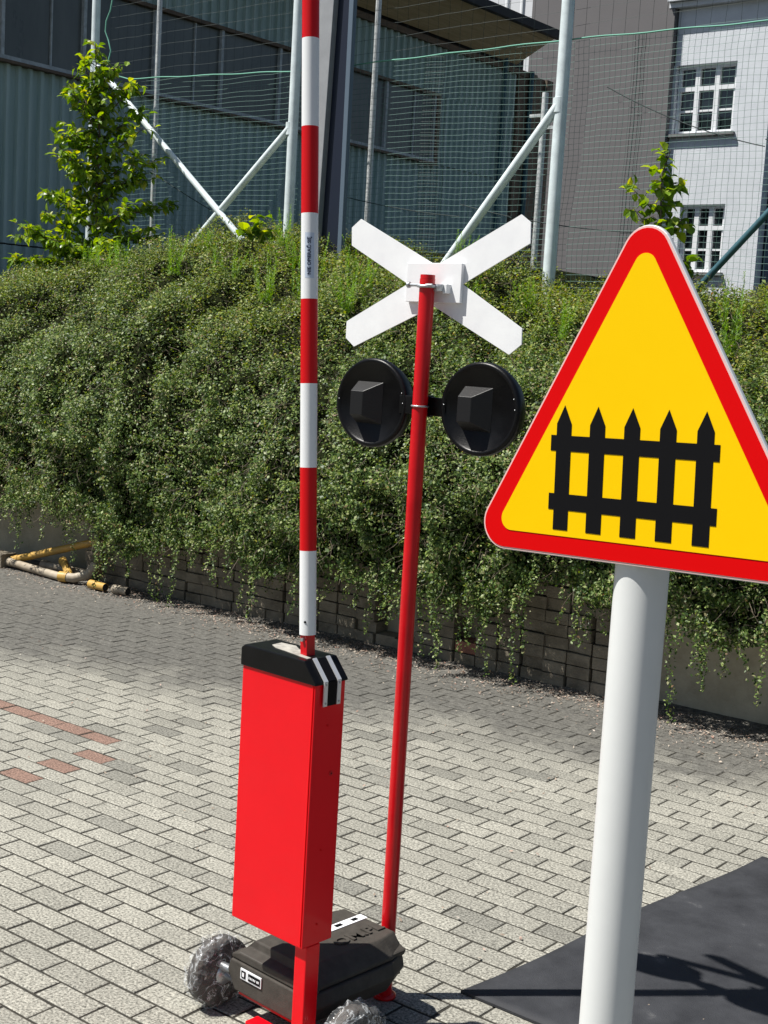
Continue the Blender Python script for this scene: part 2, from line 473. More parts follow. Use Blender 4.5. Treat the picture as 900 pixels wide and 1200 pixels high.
# ================================================================ RETAINING WALL
wl = thing('retaining_wall', W(-6, 6.95, 0), YAW, 'plain beige concrete retaining wall mostly hidden under the hanging greenery', 'retaining wall')
MB().box((0, 0, .62), (22, .24, 1.30)).build('wall_face', M_conc, wl)
bw = thing('block_wall', W(0, 0, 0), YAW, 'dry stacked wall of weathered grey brown blocks under the ivy', 'block wall')
mb = MB()
cw, chh = .158, .0735
ncol = int((8.07 - 3.62) / cw)
for c in range(ncol + 1):
    u = -8.07 + c * cw
    du = random.uniform(-.008, .008)
    gap = c in (18, 19)
    for r in range(14):
        if gap and 1 <= r <= 5: continue
        z = r * chh + chh/2
        mi = 1 if (c == 22 and r == 1) else 0
        if c == 22 and r in (2, 3): continue
        dv = random.uniform(-.014, .012) + (.012 if random.random() < .1 else 0)
        mb.box((u + cw/2 + du, 6.755 + dv, z + random.uniform(-.002, .002)), (cw - random.uniform(.004, .010), .15, chh - random.uniform(.003, .007)), mi,
               rot=(random.uniform(-.02, .02), random.uniform(-.02, .02), random.uniform(-.05, .05)), bev=.004)
mb.build('block_courses', [M_block, M_redblock], bw)

# ================================================================ BANK
ZU = [-20, -14.2, -13.2, -12.7, -12.0, -10.5, -9.3, -8.0, -6.8, -5.7, -3.9, -2, 2]
ZZ = [1.2, 1.55, 1.75, 1.90, 2.20, 2.68, 2.90, 2.96, 2.72, 2.56, 2.37, 2.35, 2.35]
FU = [-20,-8.78,-8.15,-7.8,-7.6,-7.27,-6.84,-6.34,-6.0,-5.6,-5.29,-4.95,-4.62,-4.2,-4.03,-3.76,-3.48,-3.09,-2.82,-2.5,-1.5,2]
FZ = [.55,.55,.53,.46,.36,.28,.45,.47,.34,.46,.50,.44,.38,.36,.54,.63,.55,.66,.42,.52,.6,.6]
PT = np.array([0, .12, .32, .46, .60, .80, 1.0])         # param
def prof(u, t):
    """front surface of the greenery: returns v, z and outward normal (v,z)"""
    zt = np.interp(u, ZU, ZZ); zf = np.interp(u, FU, FZ)
    kv = [6.36, 6.33, 6.38, 6.62, 7.05, 8.1, 9.5]
    v = np.interp(t, PT, kv)
    k0 = zf; k1 = zf + .28; k2 = np.maximum(1.18, zf+.5); k3 = 1.62; k4 = 1.62 + (zt-1.62)*.30; k5 = 1.62 + (zt-1.62)*.72; k6 = zt
    z = np.zeros_like(u)
    ks = [k0, k1, k2, k3, k4, k5, k6]
    for i in range(6):
        m = (t >= PT[i]) & (t <= PT[i+1])
        f = (t - PT[i]) / (PT[i+1]-PT[i])
        z = np.where(m, ks[i] + (ks[i+1]-ks[i]) * f, z)
    return v, z
def bulge(u, t):
    s = t * 4.6
    w1 = vnoise(u*1.3 + 5, s*.9 + 2)*.5
    a = fbm(u*1.1 + s*.35, s*.75, 2)*.18
    rid = 1 - np.abs(vnoise(u*3.4 + s*.9 + w1*1.5, s*1.15 + w1 + 40))*2          # long drooping tresses
    rid2 = 1 - np.abs(vnoise(u*7.5 + s*1.6 + 70, s*2.6 + w1 + 11))*2
    a = a + rid*.085 + rid2*.045 + fbm(u*13 + s*2, s*9, 2)*.05
    return a - .05
def normal_vz(u, t):
    e = .01
    v1, z1 = prof(u, np.clip(t-e, 0, 1)); v2, z2 = prof(u, np.clip(t+e, 0, 1))
    dv, dz = v2-v1, z2-z1; L = np.sqrt(dv*dv+dz*dz)+1e-9
    return -dz/L, dv/L
def bank_pt(u, t, off):
    v, z = prof(u, t); nv, nz = normal_vz(u, t)
    return np.stack([u, v + nv*off, z + nz*off], -1), nv, nz

def grid_mesh(name, us, ts, offs, mat_, lab=None, cat=None, kind=None, tail=None):
    Ug, Tg = np.meshgrid(us, ts)
    P, _, _ = bank_pt(Ug.ravel(), Tg.ravel(), offs(Ug.ravel(), Tg.ravel()))
    nu, nv_ = len(us), len(ts)
    P = P.reshape(nv_, nu, 3)
    if tail is not None:
        ext = P[-1].copy(); ext[:, 1] += tail; ext[:, 2] -= .1
        P = np.concatenate([P, ext[None]], 0); nv_ += 1
    f = []
    for j in range(nv_-1):
        b = j*nu; f += [(b+i, b+i+1, b+nu+i+1, b+nu+i) for i in range(nu-1)]
    me = bpy.data.meshes.new(name); me.from_pydata(P.reshape(-1, 3).tolist(), [], f); me.materials.append(mat_)
    me.polygons.foreach_set('use_smooth', [True]*len(f))
    o = bpy.data.objects.new(name, me); link(o); o.rotation_euler.z = YAW
    tag(o, lab, cat, kind=kind); return o
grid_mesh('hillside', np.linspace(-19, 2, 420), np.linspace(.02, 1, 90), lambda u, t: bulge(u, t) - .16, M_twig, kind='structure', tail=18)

def leaves(P, nrm, size, asp, droop=.5):
    """P (n,3), nrm (n,3) -> (n,4,3) diamond leaves with random orientation about a normal"""
    n = len(P)
    N = nrm + rng.normal(0, droop, (n, 3)); N /= np.linalg.norm(N, axis=1)[:, None]
    A = rng.normal(0, 1, (n, 3)); A -= N * (A*N).sum(1)[:, None]; A /= np.linalg.norm(A, axis=1)[:, None]
    Bv = np.cross(N, A)
    s = size[:, None]
    return np.stack([P - A*s, P - Bv*s*asp + N*s*.12, P + A*s, P + Bv*s*asp + N*s*.12], 1)

def make_cover():
    out = []
    def layer(n, umin, umax, tmin, tmax):
        u = rng.uniform(umin, umax, n); t = rng.uniform(tmin, tmax, n)
        s = t*4.6
        gap = fbm(u*5 + s*1.6 + 31, s*3.2 + 7, 3)
        gap2 = fbm(u*1.4 + s*.5 + 3, s*.9 + 70, 2)
        dens = np.clip(.85 + gap*1.6 + gap2*.3, .22, 1)
        keep = rng.random(n) < dens
        u, t, gap = u[keep], t[keep], gap[keep]; m = len(u)
        twig = fbm(u*22, t*4.6*22, 2)
        off = bulge(u, t) + rng.uniform(-.10, .03, m) + twig*.05 + np.clip(gap, -.5, .5)*.12
        P, nv, nz = bank_pt(u, t, off)
        N = np.stack([rng.normal(0, .25, m), nv*.8, nz*.8 + .35], -1)
        sz = np.clip(rng.lognormal(-4.62, .30, m), .005, .021)
        return leaves(P, N, sz, .58, .55), t
    a, ta = layer(900000, -14.6, .6, 0, 1.0)
    # yellower growth along the crown of the bank
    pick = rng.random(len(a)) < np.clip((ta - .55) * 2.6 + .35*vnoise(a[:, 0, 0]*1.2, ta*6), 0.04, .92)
    # hanging tresses
    St = []
    for i in range(620):
        u0 = rng.uniform(-13.5, .3); L = rng.gamma(2.2, .075); t0 = rng.uniform(0, .10)
        P0, nv, nz = bank_pt(np.array([u0]), np.array([t0]), np.array([rng.uniform(-.05, .05)]))
        k = int(L/.0045) + 3
        q = np.linspace(0, 1, k)
        sw = rng.normal(0, .05)
        P = np.stack([P0[0, 0] + sw*q + rng.normal(0, .013, k), P0[0, 1] + .05*q*0 + rng.normal(0, .013, k), P0[0, 2] - L*q], -1)
        St.append(P)
    P = np.concatenate(St); P = P[P[:, 2] > .04]
    tr = leaves(P, np.tile([0, -.6, .5], (len(P), 1)), rng.uniform(.007, .0125, len(P)), .55, .6)
    # arching sprigs standing proud of the crown
    Sp = []
    for i in range(1500):
        u0 = rng.uniform(-14, .5); t0 = rng.uniform(.15, 1.0)
        P0, nv, nz = bank_pt(np.array([u0]), np.array([t0]), bulge(np.array([u0]), np.array([t0])) - .02)
        L = rng.uniform(.06, .2); k = int(L/.009)+2; q = np.linspace(0, 1, k)
        d = np.array([rng.normal(0, .6), nv[0]*.8 + rng.normal(0, .3), nz[0]*.7 + .25]); d /= np.linalg.norm(d)
        P = P0 + d*L*q[:, None]; P[:, 2] -= .35*L*q*q; P += rng.normal(0, .006, P.shape)
        Sp.append(P)
    P = np.concatenate(Sp); sp = leaves(P, np.tile([0, -.3, .7], (len(P), 1)), rng.uniform(.007, .0125, len(P)), .55, .6)
    m = 9000
    u = rng.uniform(-14, .5, m); t = rng.uniform(0, 1, m)
    P, nv, nz = bank_pt(u, t, bulge(u, t) + rng.uniform(-.05, .05, m))
    d = np.stack([rng.normal(0, .7, m), nv*.6 + rng.normal(0, .4, m), nz*.6 - .3 + rng.normal(0, .5, m)], -1); d /= np.linalg.norm(d, axis=1)[:, None]
    L = rng.uniform(.04, .16, m)[:, None]; sd = np.cross(d, [.3, -1, .2]); sd /= np.linalg.norm(sd, axis=1)[:, None]; sd *= .0018
    mid = P + d*L*.5 + rng.normal(0, .012, (m, 3))
    tq = np.concatenate([np.stack([P-sd, P+sd, mid+sd*.8, mid-sd*.8], 1), np.stack([mid-sd*.8, mid+sd*.8, P+d*L+sd*.4, P+d*L-sd*.4], 1)])
    o = quads('creeper_stems', tq, M_bark); o.rotation_euler.z = YAW
    tag(o, 'thin brown woody stems showing between the creeper leaves', 'stems', kind='stuff')
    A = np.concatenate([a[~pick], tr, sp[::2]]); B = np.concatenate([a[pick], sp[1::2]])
    o = quads('ground_cover', A, M_cover); o.rotation_euler.z = YAW
    tag(o, 'dense small leaved dark green creeper covering the bank and hanging over the wall', 'ground cover', kind='stuff')
    o = quads('yellower_ground_cover', B, M_cover2); o.rotation_euler.z = YAW
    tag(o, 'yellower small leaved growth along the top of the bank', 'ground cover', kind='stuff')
make_cover()

# feathery weed shoots -------------------------------------------------------
def weed_mesh(seed, hgt):
    r = np.random.default_rng(seed)
    V = []
    for sidx in range(7):
        bx, by = r.normal(0, .035, 2); h_ = hgt * r.uniform(.6, 1.0); lean = r.normal(0, .06, 2)
        k = int(h_/.008)
        for i in range(k):
            q = i/k; c = np.array([bx + lean[0]*q, by + lean[1]*q, h_*q])
            for j in range(3):
                a = r.uniform(0, 6.28); L = .05*(1-q*.7)*r.uniform(.5, 1.2)
                d = np.array([math.cos(a), math.sin(a), r.uniform(.5, 1.4)]); d /= np.linalg.norm(d)
                sd = np.array([-d[1], d[0], 0])*.0024
                V.append([c - sd, c + d*L*.5 - sd*1.2 + [0, 0, .002], c + d*L, c + d*L*.5 + sd*1.2])
    return np.array(V)
weed_spots = [(-8.40,7.8,.33),(-9.03,7.8,.30),(-7.88,7.85,.30),(-7.9,8.6,.30),(-7.29,7.7,.40),(-7.35,8.3,.36),(-7.15,7.9,.34),(-7.6,8.4,.24),
              (-6.53,7.9,.28),(-6.35,7.6,.24),(-8.2,8.8,.18),(-6.75,8.2,.3),(-3.47,7.8,.42),(-3.25,8.0,.32),(-4.72,7.9,.28),(-4.4,8.3,.24),(-5.2,8.2,.24),
              (-9.5,8.0,.24),(-6.05,8.6,.24),(-8.7,8.4,.22),(-5.55,7.9,.22),(-10.1,8.3,.22)]
wm = None
for i, (a, b, hh) in enumerate(weed_spots):
    uq = np.array([a]);
    ts = np.linspace(0.3, 1, 200); vq, zq = prof(np.full(200, a), ts); t = ts[np.argmin(abs(vq-b))]
    P, _, _ = bank_pt(uq, np.array([t]), bulge(uq, np.array([t])))
    if wm is None: wm = [quads('weed_shoot', weed_mesh(k, .42), M_weed) for k in range(3)]
    if i < 3: o = wm[i]
    else:
        o = wm[i % 3].copy(); link(o)
    o.location = W(P[0,0], P[0,1], P[0,2] - .07); o.rotation_euler.z = random.uniform(0, 6); o.scale = (1, 1, hh/.42*1.3)
    tag(o, 'bright green feathery weed shoot standing upright out of the creeper', 'weed', 'feathery weed shoots on the bank')

# big leaved plants -----------------------------------------------------------
def leaf6(P, D, Up, L, Wd):
    """leaf blades folded on the midrib; P base, D direction"""
    Sd = np.cross(D, Up); Sd /= np.linalg.norm(Sd, axis=1)[:, None]+1e-9
    Nn = np.cross(Sd, D)
    L = L[:, None]; Wd = Wd[:, None]
    c = P; tip = P + D*L - Nn*L*.18; m1 = P + D*L*.35; m2 = P + D*L*.7 - Nn*L*.05
    l1 = m1 + Sd*Wd + Nn*Wd*.35; l2 = m2 + Sd*Wd*.72 + Nn*Wd*.25
    r1 = m1 - Sd*Wd + Nn*Wd*.35; r2 = m2 - Sd*Wd*.72 + Nn*Wd*.25
    n = len(P)
    verts = np.stack([c, m1, m2, tip, l1, l2, r1, r2], 1).reshape(-1, 3)
    f = []
    for i in range(n):
        b = i*8
        f += [(b, b+1, b+4), (b+1, b+2, b+5, b+4), (b+2, b+3, b+5), (b, b+6, b+1), (b+1, b+6, b+7, b+2), (b+2, b+7, b+3)]
    return verts, f
def plant(name, loc, branches, leafL, leafW, label, cat, trunk_r, mat_leaf, seed, step=.045, spread=.035, dens=1.0):
    r = np.random.default_rng(seed)
    t = thing(name, loc, 0, label, cat)
    tb = MB(); PP = []; DD = []
    for bi, pts in enumerate(branches):
        pts = [Vector(p) for p in pts]
        n = len(pts)
        rad = [trunk_r*(1 if bi == 0 else .45)*(1-.8*i/(n-1)) for i in range(n)]
        tb.tube(pts, rad, 7)
        if bi == 0: segs = range(max(1, n//3), n-1)
        else: segs = range(0, n-1)
        for i in segs:
            a, b = pts[i], pts[i+1]; k = max(1, int((b-a).length/step*dens))
            d = (b-a).normalized()
            for j in range(k):
                q = a.lerp(b, (j+r.random())/k)
                # side twig
                an = r.uniform(0, 6.28)
                sd = np.array([math.cos(an), math.sin(an)*.9, r.uniform(-.1, .6)]); sd /= np.linalg.norm(sd)
                tl = r.uniform(.04, spread*4)
                e = q + Vector(sd)*tl
                tb.tube([q, e], [.003, .0015], 4)
                for m in range(int(2 + tl/.045)):
                    p = np.array(q.lerp(e, min(1, (m+.6)/(2+tl/.045))))
                    dd = sd*.6 + r.normal(0, .55, 3) + np.array([0, 0, -.45]); dd /= np.linalg.norm(dd)
                    PP.append(p); DD.append(dd)
    P = np.array(PP); D = np.array(DD); n = len(P)
    Up = np.tile([0, 0, 1.0], (n, 1)) + r.normal(0, .35, (n, 3))
    sc = r.uniform(.65, 1.15, n)
    v, f = leaf6(P, D, Up, leafL*sc, leafW*sc)
    me = bpy.data.meshes.new('crown'); me.from_pydata(v.tolist(), [], f); me.materials.append(mat_leaf)
    link(bpy.data.objects.new('crown', me), t)
    tb.build('trunk', M_bark, t)
    return t
# young tree at the left end of the bank (x to the right in the picture, z up, y depth)
def br(z0, x0, dx, dz, n=5, y=0):
    pts = []
    for i in range(n):
        q = i/(n-1); pts.append((x0 + dx*q, y*q + random.uniform(-.02, .02), z0 + dz*q - .12*abs(dx)*q*q + random.uniform(-.015, .015)))
    return pts
tbr = [[(0.02,0,-.5),(.02,0,.3),(-.01,0,.9),(.01,0,1.5),(-.03,0,2.0),(-.06,0,2.42)]]
tspec = [(.05,0,-.62,.25,.25),(.2,0,-.65,.42,-.25),(.35,0,-.55,.45,.2),(.1,0,.45,.22,-.3),(.3,0,.42,.4,.3),(.5,0,.35,.35,-.25),(.55,0,-.45,.42,-.1),(.62,0,.68,.32,.1),
         (.8,0,.52,.55,-.1),(.8,0,-.3,.4,.2),(1.0,0,.38,.45,.2),(1.0,0,-.3,.38,-.2),(1.2,0,.45,.45,-.15),(1.25,0,-.28,.42,.1),(1.45,0,.38,.42,.15),(1.5,0,-.25,.5,-.1),
         (1.65,0,.36,.42,-.1),(1.7,0,-.33,.38,.12),(1.85,0,.34,.22,.1),(1.9,0,-.2,.4,0),(2.0,0,.2,.25,-.1),(0.15,0,-.78,.15,.1),(.05,0,-.45,.5,-.2),(.3,0,-.7,.25,0),(.4,0,.55,.2,.1),(.1,0,.6,.1,0),(.7,0,-.5,.3,.2),(.95,0,.5,.2,0),(1.35,0,-.38,.2,0),(1.1,0,-.42,.25,.1),(0.0,0,-.3,.3,.4),(0,0,.25,.4,-.4),(.0,0,-.72,.08,0),(.25,0,-.3,.2,-.35),(.15,0,.2,.3,-.45)]
for (z0, x0, dx, dz, y) in tspec: tbr.append(br(z0, x0, dx, dz, 5, y))
for b_ in tbr:
    for i_ in range(len(b_)): b_[i_] = (b_[i_][0]*1.02, b_[i_][1], b_[i_][2]*.93)
plant('young_tree', W(-10.42, 8.62, 2.33), tbr, .095, .027, 'young tree with drooping bright green leaves beside the net pole at the left', 'tree', .02, M_tree, 3, step=.020, spread=.045)
sbr = [[(0,0,-.5),(.0,0,.1),(.02,0,.5),(.0,0,.85),(.05,0,1.02)], br(.35,0,.18,.25), br(.45,0,-.2,.2), br(.6,0,-.22,.2,y=.1), br(.2,0,.25,.12,y=-.1), br(.7,0,.16,.15), br(.05,0,.2,.2,y=.1)]
plant('sapling', W(-4.34, 8.40, 2.30), sbr, .085, .036, 'small broad leaved sapling poking up above the triangular sign', 'sapling', .012, M_tree, 5, step=.026, spread=.03)
ybr = [[(0,0,-.2),(.0,0,.05),(.02,0,.2)], br(0,0,.3,.15), br(0,0,-.3,.12), br(.05,0,.2,.2), br(.05,0,-.2,.2), br(0,0,.1,.25)]
plant('yellow_shrub', W(-11.0, 7.3, 2.02), ybr, .045, .016, 'low pale yellow leaved shrub at the foot of the young tree', 'shrub', .008, M_yel, 8, step=.03, spread=.03)
gbr = [[(0,0,-.1),(.0,0,.1),(.02,0,.2)], br(0,0,.18,.12), br(0,0,-.18,.12), br(.05,0,.12,.15)]
plant('broad_leaved_weed', W(-8.45, 8.75, 2.78), gbr, .11, .05, 'light green broad leaved weed at the crossing of the two braces', 'weed', .006, M_tree, 9, step=.09, spread=.02)

# ================================================================ BALL NET AND POSTS
def net_post(u, rad, ztop, zbot, knee, foot, label, m=M_pole, v=9.2):
    t = thing('net_post', W(u, v, zbot), YAW, label, 'net post', 'pale steel posts of the ball net')
    MB().tube([(0, 0, 0), (0, 0, ztop-zbot)], rad, 20).build('post', m, t)
    MB().tube([(knee[0]-u, -.02, knee[1]-zbot), (foot[0]-u, -.10, foot[1]-zbot)], rad*.72, 16).build('brace', m, t)
    mb = MB().tube([(knee[0]-u-.02*0, 0, knee[1]-zbot-.06), (knee[0]-u, 0, knee[1]-zbot+.05)], rad*1.12, 20)
    mb.build('clamp', m, t)
    return t
net_post(-11.22, .042, 8, 2.2, (-11.15, 4.55), (-8.92, 2.80), 'leftmost pale pole behind the young tree with a brace running down right')
net_post(-8.45, .046, 8, 2.4, (-8.47, 3.80), (-9.62, 2.74), 'pale net pole just left of the striped boom, its brace running down left')
net_post(-5.66, .050, 8, 2.2, (-5.67, 3.83), (-6.75, 2.42), 'pale net pole above the crossing sign, its brace running down left')
net_post(-2.86, .034, 8, 2.0, (-2.88, 4.1), (-4.42, 2.36), 'braced net pole at the right edge, its shade painted in as dark teal', M_teal)  # dark teal puts the shade on this post into its colour
thin_lab = ['thin mottled galvanised post behind the net beside the young tree', 'thin mottled galvanised post behind the net between dark mast and crossing sign', 'short thin galvanised post behind the net with two small brackets']
for (u, zt, lab) in [(-10.72, 8, thin_lab[0]), (-7.86, 8, thin_lab[1]), (-6.06, 4.02, thin_lab[2])]:
    t = thing('galvanised_post', W(u, 9.6, 2.1), YAW, lab, 'post', 'thin galvanised posts behind the net')
    MB().tube([(0, 0, 0), (0, 0, zt-2.1)], .026, 12).build('shaft', M_galvpost, t)
    if zt < 5:
        for s_, zz in ((-1, 3.84), (1, 3.74)): MB().box((s_*.06, 0, zz-2.1), (.14, .03, .025)).build('bracket', M_galvpost, t)
ms = thing('steel_mast', W(-7.80, 9.0, 2.3), YAW, 'broad tapering navy and grey steel mast rising behind the boom', 'mast')
def taper(x0b, x1b, x0t, x1t, y0, y1, zb, zt, m, name):
    b = MB(); b.add([(x0b,y0,zb),(x1b,y0,zb),(x1b,y1,zb),(x0b,y1,zb),(x0t,y0,zt),(x1t,y0,zt),(x1t,y1,zt),(x0t,y1,zt)], [(0,3,2,1),(4,5,6,7),(0,1,5,4),(1,2,6,5),(2,3,7,6),(3,0,4,7)])
    return b.build(name, m, ms, bevel=.004)
zt_ = 7.0
k = (zt_ - .7) / 1.8        # extrapolate the taper measured between z=3.0 and 4.8
def ex(b3, t48): return b3 - (t48-b3)/1.8*.7, b3 + (t48-b3)/1.8*(zt_-.7)
wb, wt = ex(-.090, -.038); rb, rtp = ex(.116, .108); lb, lt = ex(-.100, -.185); eb, et = ex(.165, .160)
taper(wb, rb, wt, rtp, .03, .07, 0, zt_, M_navy, 'web')  # mast drawn in three flat tones: navy, grey and blue-grey
taper(min(lb, wb-.03), wb-.002, lt, wt-.002, -.03, .07, 0, zt_, M_mastg, 'flange')
taper(rb+.002, eb, rtp+.002, et, -.005, .045, 0, zt_, M_mastb, 'flange')

def make_net():
    t = thing('ball_net', W(0, 9.27, 0), YAW, 'green mesh ball net stretched between the pale poles above the bank', 'net')
    def rope_z(u): return np.interp(u, [-11, -10.7, -8.4, -5.65, -4.03, 0], [4.43, 4.41, 4.31, 4.33, 4.31, 4.33]) 
    def strand(P, w):
        """ribbons as 3-sided prisms from polylines P (n,3)"""
        d = np.diff(P, axis=0); L = np.linalg.norm(d, axis=1)[:, None]; d = d/np.maximum(L, 1e-9)
        a = np.cross(d, [0.3, 1, .2]) + 1e-9; a /= np.linalg.norm(a, axis=1)[:, None]; b = np.cross(d, a)
        out = []
        off = [a*w, (-.5*a + .87*b)*w, (-.5*a - .87*b)*w]
        for k in range(3):
            o1, o2 = off[k], off[(k+1) % 3]
            out.append(np.stack([P[:-1]+o1, P[:-1]+o2, P[1:]+o2, P[1:]+o1], 1))
        return np.concatenate(out)
    def field(u, z):
        y = .05*fbm(u*.9, z*.8, 2) + .012*fbm(u*4, z*4, 2)
        du = .02*fbm(u*1.2+40, z*1.2, 2) + .006*fbm(u*7, z*7, 1); dz = .035*fbm(u*.7+9, z*1.5+3, 2) + .006*fbm(u*6, z*6+20, 1)
        return u + du, y, z + dz
    def mesh(u0, u1, zb, zt, c, w, yoff=0):
        out = []
        for u in np.arange(u0, u1, c):
            top = rope_z(u) if zt is None else zt
            zz = np.linspace(zb, float(top), 24)
            a, y, z2 = field(np.full(len(zz), u), zz)
            if zt is None: z2 = np.minimum(z2, top)
            out.append(strand(np.stack([a, y+yoff, z2], -1), w))
        top = 4.45 if zt is None else zt
        for z in np.arange(zb, top, c):
            us = np.arange(u0, u1, .1); us = us[(rope_z(us) > z) | (zt is not None)]
            if len(us) < 2: continue
            a, y, z2 = field(us, np.full(len(us), z))
            out.append(strand(np.stack([a, y+yoff, z2], -1), w))
        return np.concatenate(out)
    quads('fine_mesh', mesh(-10.75, .5, 2.2, None, .047, .0014), M_netg, t)
    # the wider meshed upper net
    V = []
    for u in np.arange(-11.05, .5, .115):
        zz = np.arange(rope_z(u), 6.2, .15); a, y, z2 = field(np.full(len(zz), u), zz); V.append(strand(np.stack([a, y, z2], -1), .0014))
    for z in np.arange(4.42, 6.2, .115):
        us = np.arange(-11.05, .5, .12); a, y, z2 = field(us, np.full(len(us), z)); V.append(strand(np.stack([a, y, z2 + (us+6)*.012], -1), .0014))
    quads('coarse_mesh', np.concatenate(V), M_netd, t)
    # overlapping dark seam strips where two nets are laced together
    for (ua, ub) in ((-5.10, -4.98), (-7.05, -6.8)):
        quads('laced_seam', mesh(ua, ub, 2.3, None, .03, .0022, .02), M_netd, t)
    us = np.arange(-10.75, .6, .12)
    b = MB().tube([(u, -.02, float(rope_z(np.array([u]))[0]) + .004*math.sin(u*9)) for u in us], .006, 6)
    b.tube([(-11.05 + .05*math.sin(i*1.3), -.05, 5.3 - i*.1 ) for i in range(9)] + [(-10.75, -.03, 4.41)], .007, 6)
    b.build('top_rope', M_rope, t)
    for (pa, pb, sag) in (((-5.3, 3.95), (-4.0, 3.45), .05), ((-4.0, 3.5), (-2.9, 3.3), .06), ((-6.6, 3.1), (-4.6, 2.85), .06), ((-10.4, 3.5), (-9.0, 2.9), .02), ((-7.9, 3.2), (-6.6, 3.0), .02)):
        MB().tube([(pa[0]+(pb[0]-pa[0])*q/12, -.01, pa[1]+(pb[1]-pa[1])*q/12 - sag*4*(q/12)*(1-q/12)) for q in range(13)], .004, 5).build('lacing_cord', M_netd, t)
make_net()

# ================================================================ INDUSTRIAL HALL (wall runs along v at u=-14.4)
def make_hall():
    t = thing('industrial_hall', W(-14.4, 5, 0), YAW, 'long shaded hall clad in teal corrugated sheet with a strip of dusty windows', 'building')
    # local x = u+14.4, y = v-5
    V1, V2 = -3.0, 17.8
    def corr(z0, z1, y0, y1, name):
        pts = []; y = y0; p = .17
        while y < y1:
            for (dy, x) in ((0, 0), (.07, 0), (.085, .05), (.13, .05), (.145, 0)):
                pts.append((x, y+dy))
            y += p
        b = MB(); n = len(pts)
        vs = [(x, yy, z0) for x, yy in pts] + [(x, yy, z1) for x, yy in pts]
        b.add(vs, [(i, i+1, n+i+1, n+i) for i in range(n-1)])
        return b.build(name, M_corr, t, recalc=False)
    corr(0, 2.9, V1, V2, 'cladding'); corr(2.92, 5.12, V1, V2, 'cladding'); corr(6.28, 7.16, V1, V2, 'cladding')
    corr(5.12, 6.28, 14.30, V2, 'cladding')
    MB().box((-.87, (V1+V2-.8)/2, 3.86), (1.7, V2-V1-.8, 7.75)).build('hall_body', M_blackroof, t)
    # window strip from y=-3 .. 14.26
    muls = [-1.2, .2, 2.1, 3.7, 5.35, 6.6, 7.81, 9.07, 10.29, 11.6, 12.88, 14.22]
    MB().box((.045, 5.6, 5.145), (.09, 17.3, .05)).box((.06, 5.6, 5.10), (.12, 17.3, .035), 1).build('sill_rail', [M_frame, M_brown], t)
    MB().box((.045, 5.6, 6.27), (.09, 17.3, .05)).build('head_rail', M_brown, t)
    ys = [V1] + muls
    for i in range(len(ys)-1):
        a, b_ = ys[i], ys[i+1]
        w_ = MB().box((.012, (a+b_)/2, 5.71), (.012, b_-a-.09, 1.06)).build('window', M_glass, t)
        fr = MB().box((.04, b_-.02, 5.71), (.06, .05, 1.07))
        if i % 2: fr.box((.03, (a+b_)/2+.1, 5.71), (.03, .02, 1.06))
        fr.build('window_frame', M_frame, w_)
    MB().box((.05, 14.28, 5.7), (.08, .09, 1.2)).build('end_trim', M_brown, t)
    MB().box((.05, 7, 7.13), (.08, 20.7, .10)).build('eave_board', M_brown, t)
    # soffit boards sloping outwards and the black roof edge
    b = MB()
    for i in range(7):
        x0, x1 = .09 + i*.115, .09 + (i+1)*.115 - .008
        z0, z1 = 7.19 + x0*.50, 7.19 + x1*.50
        b.add([(x0, V1, z0), (x1, V1, z1), (x1, V2-1.2, z1), (x0, V2-1.2, z0), (x0, V1, z0+.02), (x1, V1, z1+.02), (x1, V2-1.2, z1+.02), (x0, V2-1.2, z0+.02)],
              [(0,3,2,1),(4,5,6,7),(0,1,5,4),(1,2,6,5),(2,3,7,6),(3,0,4,7)])
    b.build('soffit', M_wood, t)
    MB().box((.95, 6.8, 7.68), (.10, 19.8, .14)).box((-.2, 6.8, 7.765), (2.3, 19.8, .03)).build('roof', M_blackroof, t)
    MB().box((.06, 17.75, 3.6), (.14, .22, 7.1)).box((.02, 17.2, 3.6), (.10, .9, 7.1)).build('end_post', M_brown, t)
    MB().tube([(.12, 17.1, 0), (.12, 17.1, 7.2)], .05, 8).build('drainpipe', M_teal, t)
    MB().tube([(.12, 16.2, 0), (.12, 16.2, 7.4)], .04, 8).build('drainpipe', M_teal, t)
make_hall()

